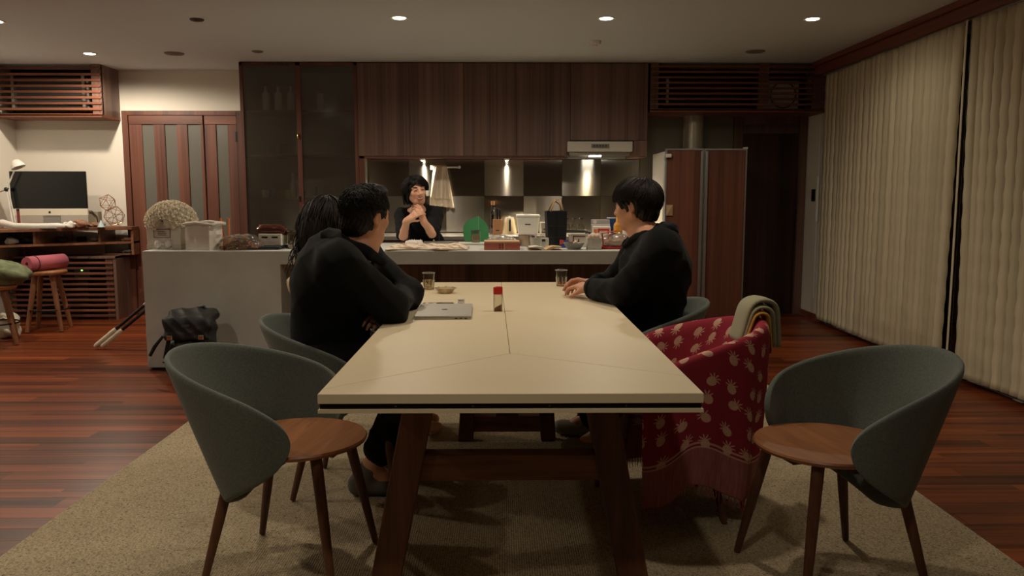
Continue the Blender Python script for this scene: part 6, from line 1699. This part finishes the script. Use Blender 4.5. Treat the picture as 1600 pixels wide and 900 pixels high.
# ================================================================== DESK CORNER
dk = thing('corner_desk', 'dark wooden wall desk with open cubbies in the left corner', 'desk', (0, 0, 0))
top = [(XL + .002, 7.30), (-3.74, 8.20), (-3.74, YB - .062), (XL + .002, YB - .002)]
dw = wood('desk_wood', (92, 58, 42), (140, 92, 62), 'x', .5, 40, 1, .05)
P('desktop', MB().prism(top, .895, .925), dw, dk, bev=.003)
P('lower_board', MB().prism([(a, b + .03) if b < 8.3 else (a, b) for a, b in top], .755, .775), dw, dk)
def onedge(t, dy=.03): return (XL + (XL * -1 - 3.87) * t, 7.30 + .90 * t + dy)
for t in (.46, .86):
    x, y = onedge(t); P('divider', MB().b2(x - .012, x + .012, y, YB - .004, .775, .895), dw, dk)
P('end_panel', MB().b2(-3.765, -3.74, 8.22, YB - .064, .64, .895), dw, dk)
P('cubby_shelf', MB().b2(-4.04, -3.765, 8.18, YB - .064, .64, .655), dw, dk)
P('apron', MB().b2(-4.85, -4.04, 8.24, 8.26, .64, .755), dw, dk)
# lattice cabinet below
lcb = thing('lattice_cabinet', 'low slatted cabinet under the corner desk', 'cabinet', (0, 0, 0))
P('side_panel', MB().b2(-3.875, -3.85, 8.05, YB - .004, 0, .635), MT['panel'], lcb)
P('top_board', MB().b2(-4.90, -3.85, 8.04, YB - .004, .615, .637), MT['panel'], lcb)
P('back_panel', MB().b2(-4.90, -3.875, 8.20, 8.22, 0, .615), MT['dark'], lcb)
P('stile', MB().b2(-3.955, -3.875, 8.055, 8.085, 0, .615), MT['panel'], lcb)
P('stile', MB().b2(-4.90, -4.86, 8.055, 8.085, 0, .615), MT['panel'], lcb)
for i in range(11): P('slat', MB().b2(-4.90, -3.875, 8.035, 8.055, .03 + i * .053, .03 + i * .053 + .022), MT['slat'], lcb, bev=.002)
rt_ = thing('router', 'small device with a green light behind the slats', 'router', (-4.22, 8.14, .40))
P('case', MB().b2(-.08, .08, -.03, .03, 0, .10), MT['black_plastic'], rt_, bev=.004)
P('led', MB().b2(-.008, .008, -.036, -.030, .086, .096), mat('led_green', (120, 220, 90), .5, emit=((.3, 1, .2), 3.0)), rt_)
P('stand', MB().b2(-.05, .05, -.03, .03, -.40, 0), MT['dark'], rt_)
# monitor
DZ = .9255
mx_, my_ = at(78, 320, 7.95).x, 7.95
mo = thing('desktop_computer', 'large black-screened desktop computer with a white chin on the desk', 'computer', (mx_, my_, DZ), R_(4))
P('screen', MB().b2(-.355, .355, -.012, .012, .185, .545), mat('screen_black', (8, 12, 14), .22), mo, bev=.004)
P('chin', MB().b2(-.355, .355, -.012, .012, .118, .184), mat('chin_silver', (222, 214, 196), .4), mo, bev=.003)
P('logo', logo_bite(.012, (0, -.0135, .15), Matrix.Rotation(R_(90), 4, 'X')), MT['black_plastic'], mo)
P('stand_neck', MB().bar((0, .02, .01), (0, .03, .20), .16, .01, up=(0, 1, 0)), MT['alu'], mo)
P('stand_foot', MB().b2(-.10, .10, -.10, .09, 0, .010), MT['alu'], mo, bev=.003)
kb = thing('white_headset', 'long white plastic device lying in front of the computer screen', 'device', (at(50, 352, 7.72).x, 7.74, DZ), R_(8))
P('body', MB().tube([(-.34, .02, .05), (-.27, .0, .055), (-.16, 0, .028), (.05, 0, .024), (.22, .0, .026), (.28, .01, .02)], [.020, .034, .025, .024, .027, .018], 12), MT['white_plastic'], kb, smooth=180)
P('cradle', MB().b2(-.25, .22, -.03, .03, 0, .006), MT['alu'], kb)
# desk lamp
dl = thing('desk_lamp', 'white jointed desk lamp leaning beside the computer screen', 'lamp', (at(20, 345, 7.85).x, 7.85, DZ))
P('base', MB().lathe([(.001, 0), (.075, 0), (.075, .012), (.02, .018), (.001, .018)], n=24), MT['white_plastic'], dl, smooth=50)
j1 = at(10, 296, 7.85) - Vector(dl.location); j2 = at(22, 268, 7.85) - Vector(dl.location); hdv = at(27, 258, 7.85) - Vector(dl.location)
P('lower_arm', MB().tube([(0, 0, .015), tuple(j1)], .008, 8).tube([(.03, 0, .015), tuple(j1 + Vector((.02, 0, 0)))], .005, 8), MT['white_plastic'], dl)
P('joint', MB().ball(tuple(j1), .022, 10, 8), MT['black_plastic'], dl, smooth=180)
P('upper_arm', MB().tube([tuple(j1), tuple(j2)], .007, 8), MT['white_plastic'], dl)
P('lamp_shade', MB().lathe([(.012, .055), (.035, .045), (.062, 0), (.065, -.025), (.060, -.025), (.03, .035), (.001, .04)], n=24, M=Matrix.Rotation(R_(-24), 4, 'Y'), c=tuple(hdv)), MT['white_plastic'], dl, smooth=50)
P('balance_arm', MB().tube([tuple(j1), tuple(j1 + Vector((-.14, 0, -.05)))], .006, 8), MT['alu'], dl)
# red stick in front of the screen
rs = thing('red_tube', 'thin dark red tube standing before the left of the black screen', 'tube', (at(34, 350, 7.84).x, 7.80, DZ))
P('tube', MB().tube([(0, 0, .0), (-.004, 0, .165)], .013, 10), mat('tube_red', (120, 48, 46), .4), rs)
P('cap', MB().tube([(-.004, 0, .165), (-.0045, 0, .185)], .0135, 10), MT['black_plastic'], rs)
# wire polyhedron
wpz = thing('wire_ornament', 'copper wire ornament of two faceted balls on the desk', 'ornament', (at(171, 352, 8.15).x, 8.20, DZ))
cop = mat('copper_wire', (186, 130, 92), .3, .9)
def wire_ball(c, r, rot):
    bm = bmesh.new(); bmesh.ops.create_icosphere(bm, subdivisions=1, radius=r)
    R = Matrix.Rotation(rot, 3, (0.3, 1, .2)); mb = MB()
    for e in bm.edges:
        a, b = (R @ v.co + Vector(c) for v in e.verts); mb.tube([tuple(a), tuple(b)], .0025, 5)
    bm.free(); return mb
P('lower_ball', wire_ball((.03, 0, .105), .105, .4), cop, wpz); P('upper_ball', wire_ball((-.03, 0, .24), .085, 1.1), cop, wpz)
P('bright_facet', MB().bar((.03, -.08, .27), (.045, -.07, .22), .012, .003), mat('brass_facet', (240, 200, 130), .2, 1), wpz)
# desk clutter
def lump(name, label, cat, px, py, Y, z, r, m, seed, amp=.25, extra=None):
    p = at(px, py, Y); t = thing(name, label, cat, (p.x, Y, z)); rg = np.random.default_rng(seed); ph_ = rg.uniform(0, 6, 6)
    S = Sculpt(max(.006, min(r) * .16)); S.ell((0, 0, r[2] * .8), r, None, .01)
    S.disp = lambda X: min(r) * amp * (np.sin(X[:, 0] * 3.5 / min(r) + ph_[0] + 2 * np.sin(X[:, 1] * 3 / min(r))) * .5 + np.sin(X[:, 2] * 4 / min(r) + X[:, 0] * 2.2 / min(r) + ph_[1]) * .5)
    S.cut = lambda X: -(X[:, 2] - .001)
    link('body', S.build('body'), m, t)
    P('fold', MB().tube([(-r[0] * .7, -r[1] * .5, r[2] * 1.2), (0, -r[1] * .8, r[2] * 1.55), (r[0] * .7, -r[1] * .5, r[2] * 1.1)], min(r) * .13, 6), extra or m, t, smooth=180)
    return t
cbn = mat('clutter_brown', (140, 100, 76), .7, var=.35, scale=26); cgr = mat('clutter_grey', (96, 96, 92), .6, var=.35, scale=30)
lump('snack_bag', 'brown and cream packet heap right of the computer stand', 'packet', 122, 350, 7.95, DZ, (.10, .07, .04), cbn, 4)
lump('snack_bag', 'low brown packet under the wire ornament', 'packet', 150, 352, 8.10, DZ, (.09, .06, .025), cbn, 5)
lump('white_bundle', 'cream cloth bundle beside the computer chin', 'cloth', 108, 348, 7.85, DZ, (.055, .05, .035), pw, 6)
cone_ = thing('blue_cone', 'tiny pale blue paper cone on the desk', 'cone', (at(156, 343, 8.0).x, 8.02, DZ))
P('cone', MB().lathe([(.035, 0), (.001, .075)], n=16), mat('pale_blue', (176, 200, 206), .6), cone_, smooth=40)
P('rim', MB().lathe([(.035, 0), (.037, .003), (.034, .004)], n=16, cap0=False, cap1=False), pw, cone_)
gpb = thing('grey_carton', 'small grey carton at the right edge of the computer screen', 'carton', (at(143, 340, 8.15).x, 8.22, DZ))
P('carton', MB().b2(-.05, .05, -.04, .04, 0, .15), mat('carton_grey', (150, 138, 118), .7), gpb, bev=.003)
P('dark_cable', MB().tube([(-.06, -.045, .16), (0, -.05, .155), (.045, -.05, .10), (.05, -.05, .03)], .005, 6), MT['black_plastic'], gpb, smooth=180)
SZ = .7755
lump('plastic_bag', 'white scrunched bag in the left cubby of the desk', 'bag', 18, 374, 7.74, SZ, (.055, .045, .036), pw, 7)
lump('plastic_bag', 'grey scrunched bags in the left cubby beside the white one', 'bag', 46, 373, 7.90, SZ, (.085, .06, .036), cgr, 8)
lump('cable_coil', 'coiled grey cable in the middle cubby of the desk', 'cable', 95, 372, 8.12, SZ, (.06, .04, .028), cgr, 9)
lump('black_pouch', 'black pouch in the middle cubby of the desk', 'pouch', 128, 373, 8.2, SZ, (.05, .04, .03), MT['black_plastic'], 10)
lump('white_adapter', 'white adapter at the right of the middle cubby', 'adapter', 147, 372, 8.25, SZ, (.045, .03, .025), MT['white_plastic'], 11, .1)
lump('paper_pile', 'brown papers in the upper right cubby', 'papers', 196, 364, 8.28, SZ, (.07, .035, .022), cbn, 12)
lump('dark_pouch', 'grey pouch in the lower right cubby', 'pouch', 196, 388, 8.28, .656, (.07, .035, .02), cgr, 13)
# stools
def stool(label, x, y, h, rz):
    t = thing('wooden_stool', label, 'stool', (x, y, 0), rz)
    P('seat', MB().lathe([(.001, h - .035), (.165, h - .035), (.175, h - .02), (.175, h - .006), (.168, h), (.001, h)], n=28), MT['seat'], t, smooth=50)
    for i in range(4):
        a = math.pi / 4 + i * math.pi / 2
        P('leg', MB().tube([(.10 * math.cos(a), .10 * math.sin(a), h - .036), (.20 * math.cos(a), .20 * math.sin(a), .006)], [.026, .019], 10), MT['leg2'], t, smooth=50)
    P('foot_ring', MB().tube([(.175 * math.cos(a), .175 * math.sin(a), h * .36) for a in np.linspace(0, 2 * math.pi, 25)], .007, 6), MT['black_metal'], t, smooth=180)
    return t
MT['leg2'] = wood('stool_leg_wood', (110, 70, 46), (150, 100, 66), 'z', .5, 50, 2, .05)
st = stool('wooden stool with black foot ring carrying the pink mat', -4.19, 7.42, .555, R_(12))
stool('wooden stool with a green blanket cut by the left picture edge', -4.24, 6.72, .50, R_(30))
ym = thing('yoga_mat', 'rolled pink exercise mat lying on the wooden stool', 'mat', (-4.19, 7.42, .556 + .070), R_(72))
pk_ = mat('mat_pink', (178, 92, 106), .8, bump=.2, bscale=200)
MX = Matrix.Rotation(R_(90), 4, 'Y')
sp_pts = [((.018 + .048 * k / 90) * math.cos(k * .42), (.018 + .048 * k / 90) * math.sin(k * .42)) for k in range(91)]
sv = [(x_, p[1], p[0]) for x_ in (-.20, .20) for p in sp_pts]
P('roll', MB().add(sv, [(k, k + 1, 91 + k + 1, 91 + k) for k in range(90)]), pk_, ym, smooth=180, solid=.0065)
P('strap', MB().tube([(-.12, .07 * math.cos(a), .07 * math.sin(a)) for a in np.linspace(0, 2 * math.pi, 25)], .004, 6), mat('strap_dark', (70, 34, 42), .8), ym, smooth=180)
lump('green_blanket', 'rumpled green blanket heaped on the stool at the left picture edge', 'blanket', 3, 425, 6.72, .501, (.20, .17, .10), mat('blanket_green', (104, 112, 82), .95, var=.3, scale=14, bump=.4, bscale=60), 21, .35)
lump('plastic_bag', 'white knotted plastic bag standing on the floor between the stools', 'bag', 14, 510, 7.02, 0.0005, (.10, .085, .12), mat('bag_white', (206, 200, 182), .6, bump=.5, bscale=40), 22, .3)
# two leaning poles
for i in range(2):
    a = Vector((-3.30 + i * .055, 6.47, .022)); b = Vector((-2.60 + i * .03, 6.60 - .0, .62 - i * .03)); d = (b - a)
    t = thing('sports_pole', ['black pole with white taped grip leaning on the concrete block, left one', 'black pole with white taped grip leaning on the concrete block, right one'][i], 'pole', tuple(a), group='poles leaning on the island')
    P('shaft', MB().tube([tuple(d * .22), tuple(d)], .013, 10), MT['black_plastic'], t, smooth=50)
    P('grip', MB().tube([tuple(d * f) for f in (0, .02, .06, .10, .14, .18, .22, .235)], [.014, .0195, .018, .0195, .018, .0195, .018, .014], 10), mat('tape_white', (216, 204, 180), .8), t, smooth=50)
    P('collar', MB().tube([tuple(d * .55), tuple(d * .58)], .016, 10), MT['alu'], t)
# backpack
bp = thing('backpack', 'black flap backpack leaning on the concrete island block', 'backpack', (-2.12, 5.47, 0), R_(6))
bp.scale = (1.0, 1.0, 0.91)
nyl = mat('black_nylon', (30, 30, 30), .6, bump=.25, bscale=90)
S = Sculpt(.010)
S.box((0, 0, .25), (.155, .10, .245), None, .07, .02).box((-.01, -.10, .15), (.125, .05, .135), None, .045, .05)
S.ell((0, -.01, .04), (.17, .13, .06), None, .06)
S.disp = folds([((.9, .3, .5), 30, .3, 1), ((-.4, .5, .9), 24, 1.1, .9)], .010); S.cut = lambda X: -(X[:, 2] - .002)
link('bag_body', S.build('bag_body'), nyl, bp)
S = Sculpt(.009); S.box((.0, -.02, .445), (.165, .13, .055), frame((1, 0, 0), (0, -.25, 1)), .05, .02).box((0, -.125, .375), (.145, .022, .075), frame((1, 0, 0), (0, .2, 1)), .02, .05)
S.disp = folds([((.9, .3, .5), 34, 1.3, 1), ((-.4, .5, .9), 26, 2.1, .9)], .010)
link('top_flap', S.build('top_flap'), nyl, bp)
for s in (-1, 1):
    st_ = P('strap', MB().bar((s * .10, -.165, .36), (s * .135 + .0, -.175, .18), .026, .006, up=(0, -1, 0)), MT['black_plastic'], bp)
    P('buckle', MB().b2(s * .10 - .018, s * .10 + .018, -.185, -.170, .315, .35), MT['chrome'], st_, bev=.004)
P('loose_strap', MB().tube([(-.15, -.15, .34), (-.20, -.16, .27), (-.235, -.16, .20)], [.010, .014, .012], 6), MT['black_plastic'], bp)
P('grab_handle', MB().tube([(.02, .05, .49), (.03, .05, .52), (.07, .05, .525), (.09, .05, .49)], .010, 8), MT['black_plastic'], bp, smooth=180)
P('logo_patch', MB().b2(-.03, .02, -.1535, -.150, .405, .425), mat('patch', (70, 70, 68), .6), bp)
P('side_toggle', MB().ball((-.16, -.09, .14), (.02, .03, .012), 10, 6), MT['black_plastic'], bp, smooth=180)
